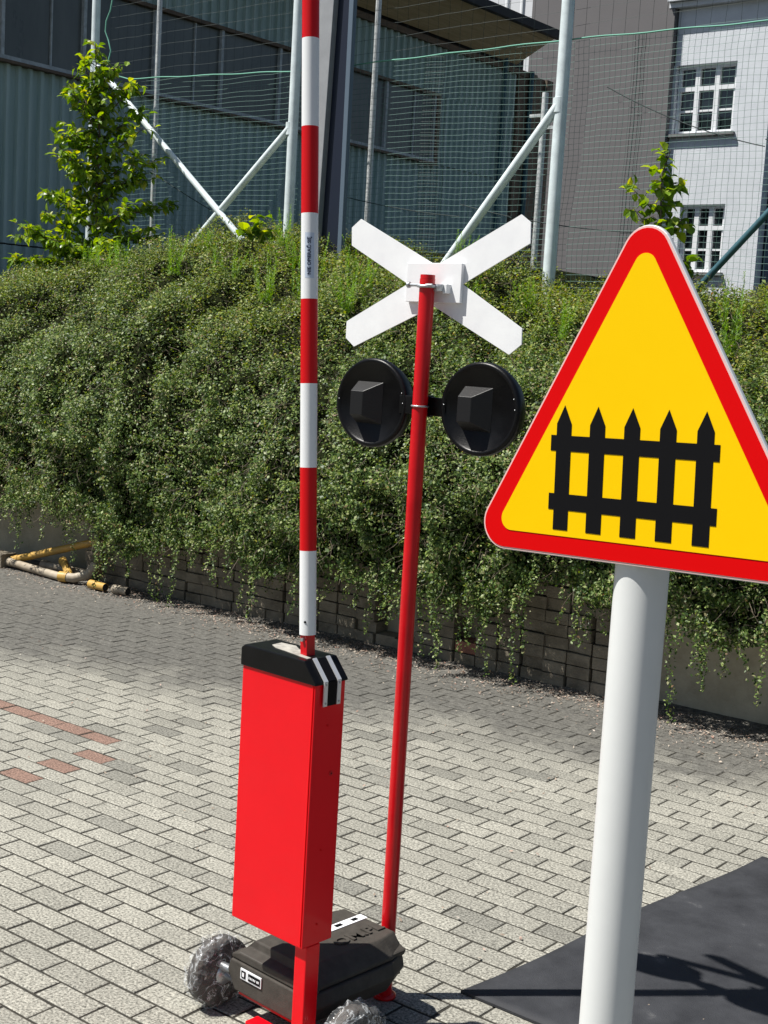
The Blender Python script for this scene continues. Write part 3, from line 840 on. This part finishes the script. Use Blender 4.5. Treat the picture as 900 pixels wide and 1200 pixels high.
# ================================================================ WHITE BUILDING WITH GREY WING
def make_white():
    t = thing('white_building', W(-13.33, 26, 0), YAW, 'pale rendered building with white mullioned windows and a dark grey side wing', 'building')
    holes = [(.04, 1.37, 6.60, 7.98), (.38, 1.37, 3.80, 5.17)]
    # wall with two openings, x 0..2.12
    X1 = 2.12
    b = MB()
    def wbox(x0, x1, z0, z1): b.box(((x0+x1)/2, .15, (z0+z1)/2), (x1-x0, .30, z1-z0))
    wbox(0, X1, 0, 3.80)
    wbox(0, .38, 3.80, 5.17); wbox(1.37, X1, 3.80, 5.17)
    wbox(0, X1, 5.17, 6.60)
    wbox(-.02, .04, 6.60, 7.98); wbox(1.37, X1, 6.60, 7.98)
    wbox(0, X1, 7.98, 9.2)
    b.build('front_wall', M_ren, t)
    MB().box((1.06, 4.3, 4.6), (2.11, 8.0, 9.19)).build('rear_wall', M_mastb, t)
    MB().box((2.9, 2.8, 4.6), (1.5, 5, 9.18)).build('recessed_wing', M_mastb, t)  # blue-grey colour stands for the bluish shade beyond the corner
    MB().box((1.3, -.08, 9.16), (2.9, .16, .10)).box((1.3, -.13, 9.30), (2.9, .26, .16)).build('cornice', M_ren, t)
    MB().box((1.3, 4.2, 9.7), (3.2, 8, .6)).build('roof', M_blackroof, t)
    for (x0, x1, z0, z1), cols in zip(holes, (3, 2)):
        xa = x0 + .02; xb = x1 - .02
        if cols == 2: xa = x0 + .02
        w_ = MB().box(((xa+xb)/2, .19, (z0+z1)/2), (xb-xa, .02, z1-z0)).build('window', M_pane, t)
        fr = MB(); n = 3
        fr.box((xa+.03, .155, (z0+z1)/2), (.07, .07, z1-z0)).box((xb-.03, .155, (z0+z1)/2), (.07, .07, z1-z0))
        fr.box(((xa+xb)/2, .15, z0+.035), (xb-xa, .075, .07)).box(((xa+xb)/2, .15, z1-.035), (xb-xa, .075, .07))
        for i in range(1, n): fr.box((xa+(xb-xa)*i/n, .14, (z0+z1)/2), (.10, .085, z1-z0-.01))
        fr.box(((xa+xb)/2, .138, z0+(z1-z0)*.66), (xb-xa-.01, .08, .085))
        fr.box(((xa+xb)/2, .15, z0+(z1-z0)*.34), (xb-xa-.02, .05, .04))
        fr.build('window_frame', M_winwhite, w_)
        MB().box(((x0+x1)/2, -.02, z0-.035), (x1-x0+.14, .16, .06)).build('window_sill', M_sill, w_)
    MB().tube([(-.10, -.10, 0), (-.10, -.10, 8.1), (-.10, -.10, 8.3)], .045, 10).build('drainpipe', M_winwhite, t)
    # grey wing: its +u side is what we see
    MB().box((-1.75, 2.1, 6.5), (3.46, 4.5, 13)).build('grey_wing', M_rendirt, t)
    MB().box((-6.2, 4.0, 5.6), (5.2, 4, 11.2)).build('far_wing', M_skyl, t)
    b = MB()
    for x, z in ((-.9, 8.3), (-.5, 8.5)): b.tube([(x-3.2, -.2, 6), (x-3.2, -.2, 9.9)], .06, 8)
    b.box((-4.1, -.2, 8.75), (.7, .1, .12)); b.build('vent_pipe', M_winwhite, t)
make_white()

# ================================================================ RUBBER MAT
def make_mat():
    t = MB(); nx, ny = 60, 40
    x0, x1, y0, y1 = -2.075, 1.2, 3.195, 4.95
    vs = []
    for j in range(ny+1):
        for i in range(nx+1):
            p, q = i/nx, j/ny
            u = x0 + (x1-x0)*p + (1-p)*(.012*math.sin(q*9) + q*.20*1.0 - .02)
            v = y0 + (y1-y0)*q + .01*math.sin(p*17)*(q)
            z = .010 + .0025*math.sin(u*5)*math.sin(v*4)
            vs.append((u - x0, v - y0, z))
    n = len(vs)
    fs = [(j*(nx+1)+i, j*(nx+1)+i+1, (j+1)*(nx+1)+i+1, (j+1)*(nx+1)+i) for j in range(ny) for i in range(nx)]
    t.add(vs, fs, 0, True)
    rim = [i for i in range(nx+1)] + [j*(nx+1)+nx for j in range(1, ny+1)] + [ny*(nx+1)+i for i in range(nx-1, -1, -1)] + [j*(nx+1) for j in range(ny-1, 0, -1)]
    base = len(t.v); t.v += [Vector((t.v[i].x, t.v[i].y, .0025)) for i in rim]
    for a in range(len(rim)):
        c = (a+1) % len(rim); t.f.append([rim[a], base+a, base+c, rim[c]]); t.m.append(0); t.sm.append(False)
    o = t.build('rubber_mat', M_rubber); o.location = W(x0, y0, 0); o.rotation_euler.z = YAW
    tag(o, 'dusty black rubber mat laid on the paving behind the sign post', 'mat')
make_mat()

# ================================================================ PIPES AND SCRAP BY THE WALL
def pipe(name, pts, r, m, label, m2=None):
    a = Vector(pts[0]); t = thing(name, W(*a[:2], 0), YAW, label, 'pipe', 'old pipes dumped by the wall')
    L = [Vector(p) - Vector((a.x, a.y, 0)) for p in pts]
    MB().tube(L, r, 16, caps=False).build('pipe_wall', m, t)
    d0 = (L[0]-L[1]).normalized(); d1 = (L[-1]-L[-2]).normalized()
    MB().tube([L[0]-d0*.003, L[0]-d0*.004], r*.86, 14).build('open_end', M_blackroof, t)
    MB().tube([L[-1]-d1*.003, L[-1]-d1*.004], r*.86, 14).build('open_end', M_blackroof, t)
    MB().tube([L[0], L[0]-d0*.07], r*1.13, 16, caps=False).build('collar', m2 or m, t)
pipe('drain_pipe', [(-8.75, 6.50, .06), (-7.87, 6.74, .33)], .029, M_pipey, 'long yellow pipe propped diagonally up against the wall')
pipe('drain_pipe', [(-8.77, 6.48, .05), (-8.01, 6.42, .04)], .030, M_pipew, 'dirty white pipe lying on the ground in front of the yellow one')
pipe('drain_pipe', [(-8.25, 6.60, .12), (-7.97, 6.45, .05)], .029, M_pipey, 'short yellow pipe piece lying inside the pipe triangle')
pipe('drain_pipe', [(-8.03, 6.40, .05), (-7.91, 6.44, .05), (-7.83, 6.50, .08), (-7.80, 6.55, .16)], .035, M_pipew, 'bent tan pipe elbow joining the scrap pipes', M_pipey)
pipe('drain_pipe', [(-7.82, 6.60, .06), (-7.82, 6.62, .36)], .03, M_rust, 'rusty dark upright pipe stub leaning on the wall')
pipe('drain_pipe', [(-7.70, 6.42, .04), (-7.53, 6.42, .04)], .029, M_pipey, 'short cut yellow pipe end lying by the block wall')
pipe('drain_pipe', [(-7.47, 6.45, .035), (-7.33, 6.46, .035)], .03, M_pipew, 'short cut white pipe end lying beside the block wall')
pipe('drain_pipe', [(-8.52, 6.62, .05), (-7.92, 6.64, .05)], .03, M_pipew, 'grey white pipe lying in the shade under the yellow pipe')
cb = thing('concrete_block', W(-8.93, 6.47, 0), YAW + .1, 'small dark concrete block on the ground at the far left edge', 'block')
MB().box((-.05, 0, .055), (.42, .16, .11), bev=.006).build('block_body', M_block, cb)

# ================================================================ BARRIER
BY = R_(-42)
bar = thing('level_crossing_barrier', (-.098, 3.325, 0), BY, 'red barrier cabinet on a post with a raised red and white striped boom', 'barrier')
# local: x along the wide face (to the right/near), y away, origin at the post
cx1, cx0 = .012, -.258          # cabinet right / left
cy0, cy1 = -.052, .054
bb = Vector((math.cos(BY), math.sin(BY), 0)); bn = Vector((-math.sin(BY), math.cos(BY), 0))
C1 = Vector((-.146, 3.3, 0)) - Vector((-.098, 3.325, 0))
cx1 = C1.dot(bb) ; cy0 = C1.dot(bn); cx0 = cx1 - .272; cy1 = cy0 + .108
MB().box(((cx0+cx1)/2, (cy0+cy1)/2, .696), (.272, .108, .70), bev=.0025).build('cabinet', M_red, bar)
# seam of the front panel + rivets
MB().box((cx1-.006, cy0-.0012, .696), (.0015, .0016, .69)).build('panel_edge', M_signred, bar)
for zz in (.985, .93, .60, .40):
    MB().tube([(cx1-.001, cy0+.05, zz), (cx1+.0012, cy0+.05, zz)], .0035, 10).build('rivet', M_signred, bar)
MB().tube([(cx1-.001, cy0+.072, .80), (cx1+.0016, cy0+.072, .80)], .007, 14).tube([(cx1+.0017, cy0+.072, .80), (cx1+.0020, cy0+.072, .80)], .0025, 8, mi=1).build('lock', [M_redd, M_blacks], bar)
# cap: side profile extruded across the depth
capp = [(cx0-.005, 1.040), (cx1+.005, 1.040), (cx1+.005, 1.046), (cx1-.040, 1.097), (cx0+.008, 1.097), (cx0-.005, 1.088)]
mxcap = Matrix(((1,0,0,0),(0,0,1,cy0-.005),(0,1,0,0),(0,0,0,1)))
mxcap = Matrix.Translation((0, cy0-.005, 0)) @ Matrix(((1,0,0,0),(0,0,1,0),(0,1,0,0),(0,0,0,1)))
cap = MB().prism(capp, mxcap, .118).build('cap', M_black, bar, bevel=.003)
for yy in (cy0 + .030, cy0 + .078):
    s_ = MB()
    d = Vector((.045, 0, -.051)); L = d.length; ang = math.atan2(.051, .045)
    s_.box((cx1-.0175+.002, yy, 1.0715+.002), (L+.002, .013, .003), rot=(0, ang, 0))
    s_.box((cx1+.0068, yy, 1.0155), (.003, .013, .063))
    st = s_.build('metal_strip', M_alu, cap)
    MB().tube([(cx1+.007, yy, .992), (cx1+.010, yy, .992)], .003, 8).tube([(cx1+.007, yy, 1.040), (cx1+.010, yy, 1.040)], .003, 8).build('screw', M_galv, st)
MB().box((cx1+.0062, cy0+.054, 1.015), (.0025, .032, .062)).build('slot', M_blacks, cap)
MB().box((cx1-.0175+.001, cy0+.054, 1.0725), (.066, .030, .003), rot=(0, math.atan2(.051, .045), 0)).build('slot', M_blacks, cap)
tp = [(cx0+.05, cy0+.088), (cx0+.055, cy0+.050), (cx0+.085, cy0+.034), (cx0+.13, cy0+.030), (cx0+.19, cy0+.020), (cx1-.05, cy0+.016), (cx1-.05, cy0+.030), (cx0+.185, cy0+.036), (cx0+.175, cy0+.060), (cx0+.13, cy0+.075), (cx0+.10, cy0+.094)]
MB().prism(tp, Matrix.Translation((0, 0, 1.0972)), .0012).build('worn_patch', mat('dusty_pale_film', (.50, .48, .42), .6, col2=(.22, .21, .19), vscale=30, detail=8), cap)
# boom, leaning 3.75 deg back
bx = C1.dot(bb) - .086; by = cy0 + .052
lean = math.tan(R_(3.72))
def bp(z): return Vector((bx - (z-1.10)*lean, by, z))
MB().box(tuple(bp(1.12)), (.024, .030, .085), rot=(0, -R_(3.72), 0), bev=.002).tube([bp(1.138)+Vector((0,-.022,0)), bp(1.138)+Vector((0,.022,0))], .005, 8, mi=1).build('boom_socket', [M_redd, M_galv], bar)
bm_ = MB()
edges = [1.150, 1.366, 1.578, 1.790, 2.001, 2.213, 2.426, 2.640, 2.853, 3.066, 3.28, 3.49]
bm_.tube([bp(z) for z in edges], .0215, 32, caps=False)
for i in range(len(edges)-1):
    for k_ in range(32): bm_.m[i*32+k_] = i % 2
bm_.tube([bp(edges[0]), bp(edges[0]+.0005)], .0214, 32).tube([bp(edges[-1]-.0005), bp(edges[-1])], .0214, 32)
boom = bm_.build('boom', [M_white, M_redrefl], bar)
MB().tube([bp(1.185)+Vector((.0095,-.0188,0)), bp(1.185)+Vector((.0102,-.0202,0))], .0032, 10).build('drilled_hole', M_blacks, boom)
# sticker with printed words, reading upwards on the white band
def curved_text(body, z0, size, ang, parent, mat_, r=.0223):
    o = text_mesh('lettering', body, size, .0002, mat_, parent, Matrix.Identity(4), 'LEFT', .0004)
    me = o.data
    for p in me.vertices:
        x, y, zz = p.co
        a = ang - y / r
        q = bp(z0 + x)
        p.co = q + Vector((math.sin(a)*(r+zz), -math.cos(a)*(r+zz), 0))
    me.update(); return o
a0 = R_(-42+3)      # towards the viewer
stk = MB(); n = 10; vs = []; H0, H1 = 2.065, 2.165
for i in range(n+1):
    a = R_(46) + (i/n-.5)*1.1
    for z in (H0-.012, H1): vs.append(bp(z) + Vector((math.sin(a)*.0217, -math.cos(a)*.0217, 0)))
stk.add(vs, [(2*i, 2*i+2, 2*i+3, 2*i+1) for i in range(n)], 0, True)
sto = stk.build('sticker', mat('pale_blue_sticker', (.55, .62, .74), .4), boom)
curved_text('NIE OPIERA\u0106 SI\u0118', H0-.004, .0125, R_(44), sto, mat('sticker_ink', (.02, .03, .07), .5))
# post and foot beams
pcx, pcy = cx1 - .021, cy0 + .042
MB().box((pcx, pcy, .176), (.042, .050, .338), bev=.003).build('post', M_red, bar)
MB().box((pcx-.1075, pcy-.006, .034), (.17, .046, .060), bev=.003).build('foot_beam', M_red, bar)
MB().box((pcx+.105, pcy-.006, .034), (.166, .046, .060), bev=.003).build('foot_beam', M_red, bar)

# ================================================================ CART
CY = R_(-43)
ca = Vector((math.cos(CY), math.sin(CY), 0)); cbv = Vector((-math.sin(CY), math.cos(CY), 0))
corg = ca * -2.545 + cbv * 2.58
cart = thing('wheeled_case', corg, CY, 'black moulded wheeled case lying flat behind the barrier post with film wrapped wheels', 'case')
def loft(secs, name, m, parent, bevel=.004):
    """secs: list of (y, polygon in xz) with same count"""
    b = MB(); n = len(secs[0][1]); vs = []
    for y, poly in secs: vs += [(x, y, z) for x, z in poly]
    fs = []
    for i in range(len(secs)-1):
        for k in range(n): fs.append((i*n+k, i*n+(k+1) % n, (i+1)*n+(k+1) % n, (i+1)*n+k))
    fs.append(list(range(n))[::-1]); fs.append([(len(secs)-1)*n+k for k in range(n)])
    b.add(vs, fs); return b.build(name, m, parent, bevel=bevel)
def base_sec(w0, w1, zb, zm, zt): return [(-w0, zb), (w0, zb), (w1, zm), (w1-.012, zt), (-w1+.012, zt), (-w1, zm)]
loft([(-.205, base_sec(.135, .167, .095, .145, .180)), (-.12, base_sec(.14, .170, .090, .145, .180)), (.12, base_sec(.14, .170, .090, .145, .180)), (.18, base_sec(.115, .150, .095, .150, .188)), (.205, base_sec(.09, .125, .115, .155, .18))], 'case_base', M_blackb, cart)
def lid_sec(w0, w1, zb, zt): return [(-w0, zb), (w0, zb), (w0, zb+.012), (w1, zt), (-w1, zt), (-w0, zb+.012)]
lid = loft([(-.20, lid_sec(.157, .125, .182, .206)), (-.165, lid_sec(.160, .122, .182, .214)), (-.16, lid_sec(.15, .105, .182, .236)), (.13, lid_sec(.15, .112, .182, .236)), (.185, lid_sec(.135, .10, .182, .236)), (.20, lid_sec(.12, .095, .182, .212))], 'lid', M_blackb, cart)
MB().box((.105, .13, .202), (.085, .12, .020), rot=(0, .35, 0), bev=.006).build('corner_bumper', M_blackb, cart)
MB().box((-.105, .13, .202), (.085, .12, .020), rot=(0, -.35, 0), bev=.006).build('corner_bumper', M_blackb, cart)
MB().box((.125, .16, .145), (.02, .05, .05), bev=.004).tube([(.137, .165, .16), (.139, .165, .16)], .006, 8, mi=1).build('latch', [M_blackb, M_blacks], cart)
text_mesh('raised_lettering', 'OM.PL', .062, .003, M_blackb, lid, Matrix.Translation((.055, .085, .2375)) @ Matrix.Rotation(R_(90), 4, 'Z') @ Matrix.Diagonal((1.05, .85, 1, 1)), 'CENTER', .002)
lb_ = MB().box((-.025, .115, .2372), (.030, .15, .0015)).build('label_plate', M_winwhite, lid)
MB().box((-.025, .150, .2383), (.014, .022, .001)).box((-.025, .085, .2383), (.014, .026, .001)).build('printed_mark', M_blacks, lb_)
# end label on the near face
sl_ = MB().box((-.065, -.2075, .155), (.085, .003, .030), rot=(-.0, 0, 0)).build('end_label', M_winwhite, cart)
MB().box((-.050, -.2098, .155), (.048, .0015, .020)).box((-.094, -.2098, .155), (.017, .0015, .020)).build('printed_mark', M_blacks, sl_)
MB().box((-.094, -.2108, .155), (.008, .001, .011)).build('printed_mark', M_winwhite, sl_)
mb = MB()
for i, (x, w_) in enumerate([(-.069, .004), (-.063, .005), (-.057, .004), (-.051, .005), (-.045, .004), (-.036, .005), (-.031, .004)]): mb.box((x, -.2108, .155), (w_*.8, .001, .006))
mb.build('printed_mark', M_winwhite, sl_)
MB().box((0, -.178, .084), (.27, .02, .014), bev=.002).box((.0, .14, .080), (.18, .03, .020), bev=.002).box((-.10, -.02, .080), (.03, .30, .020), bev=.002).box((.08, -.02, .080), (.03, .30, .020), bev=.002).build('chassis_frame', M_redd, cart)
MB().tube([(-.26, -.17, .098), (.30, -.17, .098)], .009, 10).tube([(-.205, -.19, .135), (-.165, -.19, .135)], .012, 10).build('axle', M_galv, cart)
def wheel(x, side, seed):
    mx = Matrix.Translation((x, -.17, .1)) @ Matrix.Rotation(R_(90), 4, 'Y')
    prof_ = [(.03, -.028), (.06, -.028), (.066, -.022), (.090, -.026), (.099, -.018), (.1, 0), (.099, .018), (.090, .026), (.066, .022), (.06, .028), (.03, .028)]
    w_ = MB().lathe(prof_, 40, mx=mx).build('wheel', M_tyre, cart)
    MB().lathe([(.0, -.034), (.028, -.034), (.034, -.024), (.034, .024), (.028, .034), (0, .034)], 20, mx=mx).build('hub', M_galv, w_)
    # crumpled clear film wrapped round it
    r = np.random.default_rng(seed)
    prof2 = [(.0, -.050), (.035, -.048), (.065, -.044), (.092, -.037), (.107, -.022), (.1115, 0), (.107, .022), (.092, .037), (.065, .044), (.035, .048), (0, .050)]
    b = MB().lathe([(p[0], p[1]) for p in prof2], 44, mx=mx, smooth=False)
    for i, q in enumerate(b.v):
        b.v[i] = Vector((x, -.17, .1)) + (q - Vector((x, -.17, .1))) * (1 + r.normal(0, .035)); 
        if b.v[i].z < .001: b.v[i].z = .001
    b.build('film_wrap', M_film, w_)
wheel(-.245, -1, 1); wheel(.292, 1, 2)

# ================================================================ CROSSING SIGNAL
PY = R_(-37)
sg = thing('crossing_signal', (.083, 3.763, 0), PY, 'red pole with a white saint andrew cross and twin black signal lamps seen from behind', 'signal')
MB().tube([(0, 0, .012), (0, 0, 2.085)], .0215, 28).build('pole', M_redd, sg)
MB().tube([(0, 0, 2.0855), (0, 0, 2.096)], .0205, 28).build('pole_cap', M_redd, sg)
MB().lathe([(0, .012), (.026, .012), (.034, .008), (.034, .0), (0, .0)], 24, mx=Matrix.Translation((0, 0, .002))).build('base_disc', M_redd, sg)
CZ = 2.073
def mxp(y): return Matrix.Translation((-.006, y, CZ)) @ Matrix(((1,0,0,0),(0,0,1,0),(0,1,0,0),(0,0,0,1)))
cross = [(0, .052), (.266, .188), (.297, .167), (.300, .113), (.092, .002), (.292, -.111), (.294, -.153), (.257, -.182), (0, -.060), (-.277, -.184), (-.309, -.160), (-.309, -.112), (-.094, 0), (-.305, .107), (-.308, .158), (-.276, .182)]
cr_ = MB().prism(cross, mxp(.045), .004).build('cross_board', M_whitep, sg)
MB().box((-.002, .0375, CZ+.004), (.185, .014, .108), bev=.0015).build('mounting_plate', M_whitep, sg)
cl = MB().tube([(-.026*math.cos(a)*1.0, -.026*math.sin(a), 2.064) for a in [i*math.pi/8 for i in range(-4, 13)]], .004, 8)
cl.box((.034, .016, 2.062), (.030, .030, .020), bev=.002).tube([(-.055, -.012, 2.067), (.03, -.018, 2.067)], .0045, 8).tube([(-.058, -.012, 2.067), (-.050, -.012, 2.067)], .009, 6)
cl.build('clamp', M_galv, sg)
MB().box((.052, .024, 2.060), (.014, .03, .026), bev=.002).build('clamp_block', M_whitep, sg)
SZ = 1.735
MB().box((-.011, .034, SZ), (.16, .020, .052), bev=.003).box((-.011, .034, SZ), (.05, .028, .060), bev=.003).build('lamp_bracket', M_black, sg)
MB().tube([(.0235*math.cos(i*math.pi/10), .0235*math.sin(i*math.pi/10)*1.0, SZ) for i in range(21)], .0026, 6).build('cable_tie', M_galv, sg)
def lamp(x):
    mx = Matrix.Translation((x, .034, SZ + (.004 if x > 0 else -.004))) @ Matrix.Rotation(R_(90), 4, 'X')
    # local z points towards -y (viewer side)
    h_ = MB().lathe([(0, .006), (.112, .006), (.1145, .010), (.120, .012), (.126, .010), (.1285, .004), (.1285, -.012), (.122, -.018), (.118, -.040), (0, -.040)], 64, mx=mx).build('signal_lamp', M_black, sg)
    b = MB(); z0, z1 = .0065, .042
    A = [(-.052, -.060), (.040, -.060), (.040, .060), (-.052, .060)]
    B = [(-.050, -.036), (-.006, -.036), (-.006, .032), (-.050, .032)]
    b.add([(p[0], p[1], z0) for p in A] + [(p[0], p[1], z1) for p in B], [(0, 1, 5, 4), (1, 2, 6, 5), (2, 3, 7, 6), (3, 0, 4, 7), (4, 5, 6, 7)], 0, False, mx)
    b.build('rear_housing', M_hous, h_, bevel=.0015)
    b = MB()
    for a in (0.05, 3.1, .3): b.lathe([(0, .0122), (.0016, .012), (.0016, .009)], 8, mx=mx @ Matrix.Translation((.116*math.cos(a), .116*math.sin(a), .001)))
    b.build('screw', M_galv, h_)
lamp(-.193); lamp(.180)

# ================================================================ ROAD SIGN
SX, SYD, SZc, SYW, SRL = .3499, 1.8992, 1.7754, -.7399, .0354
sn = Vector((math.sin(SYW), -math.cos(SYW), 0))             # face normal, towards the viewer
spx, spy = .3795, 1.938
sign = thing('road_sign', (spx, spy, 0), SYW, 'yellow triangular warning sign with red border and black picket fence on a thick grey post', 'road sign')
MB().tube([(0, 0, .0), (0, 0, 1.72)], .0392, 48).build('post', M_postgrey, sign)
MB().lathe([(0, 1.735), (.028, 1.733), (.0382, 1.7205), (.0382, 1.715)], 40).build('post_cap', M_postgrey, sign)
MB().lathe([(0, .035), (.05, .035), (.06, .03), (.15, .024), (.16, .018), (.16, .002), (0, .002)], 40).build('foot_plate', M_galvpost, sign)
# plate frame: local x right, z up -> plane
off = Vector((SX - spx, SYD - spy, 0))
lx = off.dot(Vector((math.cos(SYW), math.sin(SYW), 0))); ly = off.dot(Vector((-math.sin(SYW), math.cos(SYW), 0)))
PM = Matrix.Translation((lx, ly, SZc)) @ Matrix.Rotation(-SRL, 4, 'Y') @ Matrix(((1,0,0,0),(0,0,-1,0),(0,1,0,0),(0,0,0,1)))  # local z -> -y (towards viewer)
def rtri(inr, rc, n=10):
    """rounded equilateral triangle with inradius inr of its straight edges"""
    pts = []
    for k in range(3):
        a = math.pi/2 + k*2*math.pi/3
        c = Vector((math.cos(a), math.sin(a))) * (2*inr - 2*rc)
        for i in range(n+1):
            q = a - math.pi/3 + 2*math.pi/3*i/n
            pts.append((c.x + rc*math.cos(q), c.y + rc*math.sin(q)))
    return pts
ri = .6 / (2*math.sqrt(3))
rc0 = .041
ps = MB().prism(rtri(ri, rc0), PM @ Matrix.Translation((0, 0, -.0105)), .0085, cap0=True).build('sign_plate', mat('sign_edge', (.62, .64, .65), .45, metal=.3), sign, bevel=.002)
MB().prism(rtri(ri-.0015, rc0-.0015), PM @ Matrix.Translation((0, 0, -.0018)), .0008).build('white_rim', mat('pinkish_rim', (.75, .50, .48), .4), ps)
MB().prism(rtri(ri-.0045, rc0-.0045), PM @ Matrix.Translation((0, 0, -.0008)), .0008).build('red_border', M_signred, ps)
yl = MB().prism(rtri(ri-.0310, .018), PM @ Matrix.Translation((0, 0, .0002)), .0007).build('yellow_field', M_yellow, ps)
# picket fence pictogram
a_, zt_p, zb_p, x0_p = .0581, .0487, -.1331, -.0076
pk = MB(); pmz = PM @ Matrix.Translation((0, 0, .0011))
def pprism(poly): pk.prism(poly, pmz, .0005)
hw = .0130
polys = []
xs = [x0_p + (i-2)*a_ for i in range(5)]
zr = [(-.0012, .0225-.0012), (-.0985, -.0755)]
r1 = (-.0165, .0065); r2 = (-.1035, -.0795)
for x in xs: pprism([(x-hw, zb_p), (x+hw, zb_p), (x+hw, .0235), (x, zt_p+.002), (x-hw, .0235)])
X0, X1 = xs[0]-hw-.0095, xs[-1]+hw+.0095
segs = [X0] + sum([[x-hw, x+hw] for x in xs], []) + [X1]
for (za, zb2) in (r1, r2):
    for i in range(0, len(segs), 2): pprism([(segs[i], za), (segs[i+1], za), (segs[i+1], zb2), (segs[i], zb2)])
pk.build('picket_fence_symbol', M_blacks, yl)
# rear clamps
for z in (-.10, .02):
    MB().box((0, ly+.014, SZc+z), (.05, .012, .025), bev=.002).tube([(.0405*math.cos(i*math.pi/8), .0405*math.sin(i*math.pi/8), SZc+z) for i in range(17)], .003, 6).build('clamp', M_galv, sign)
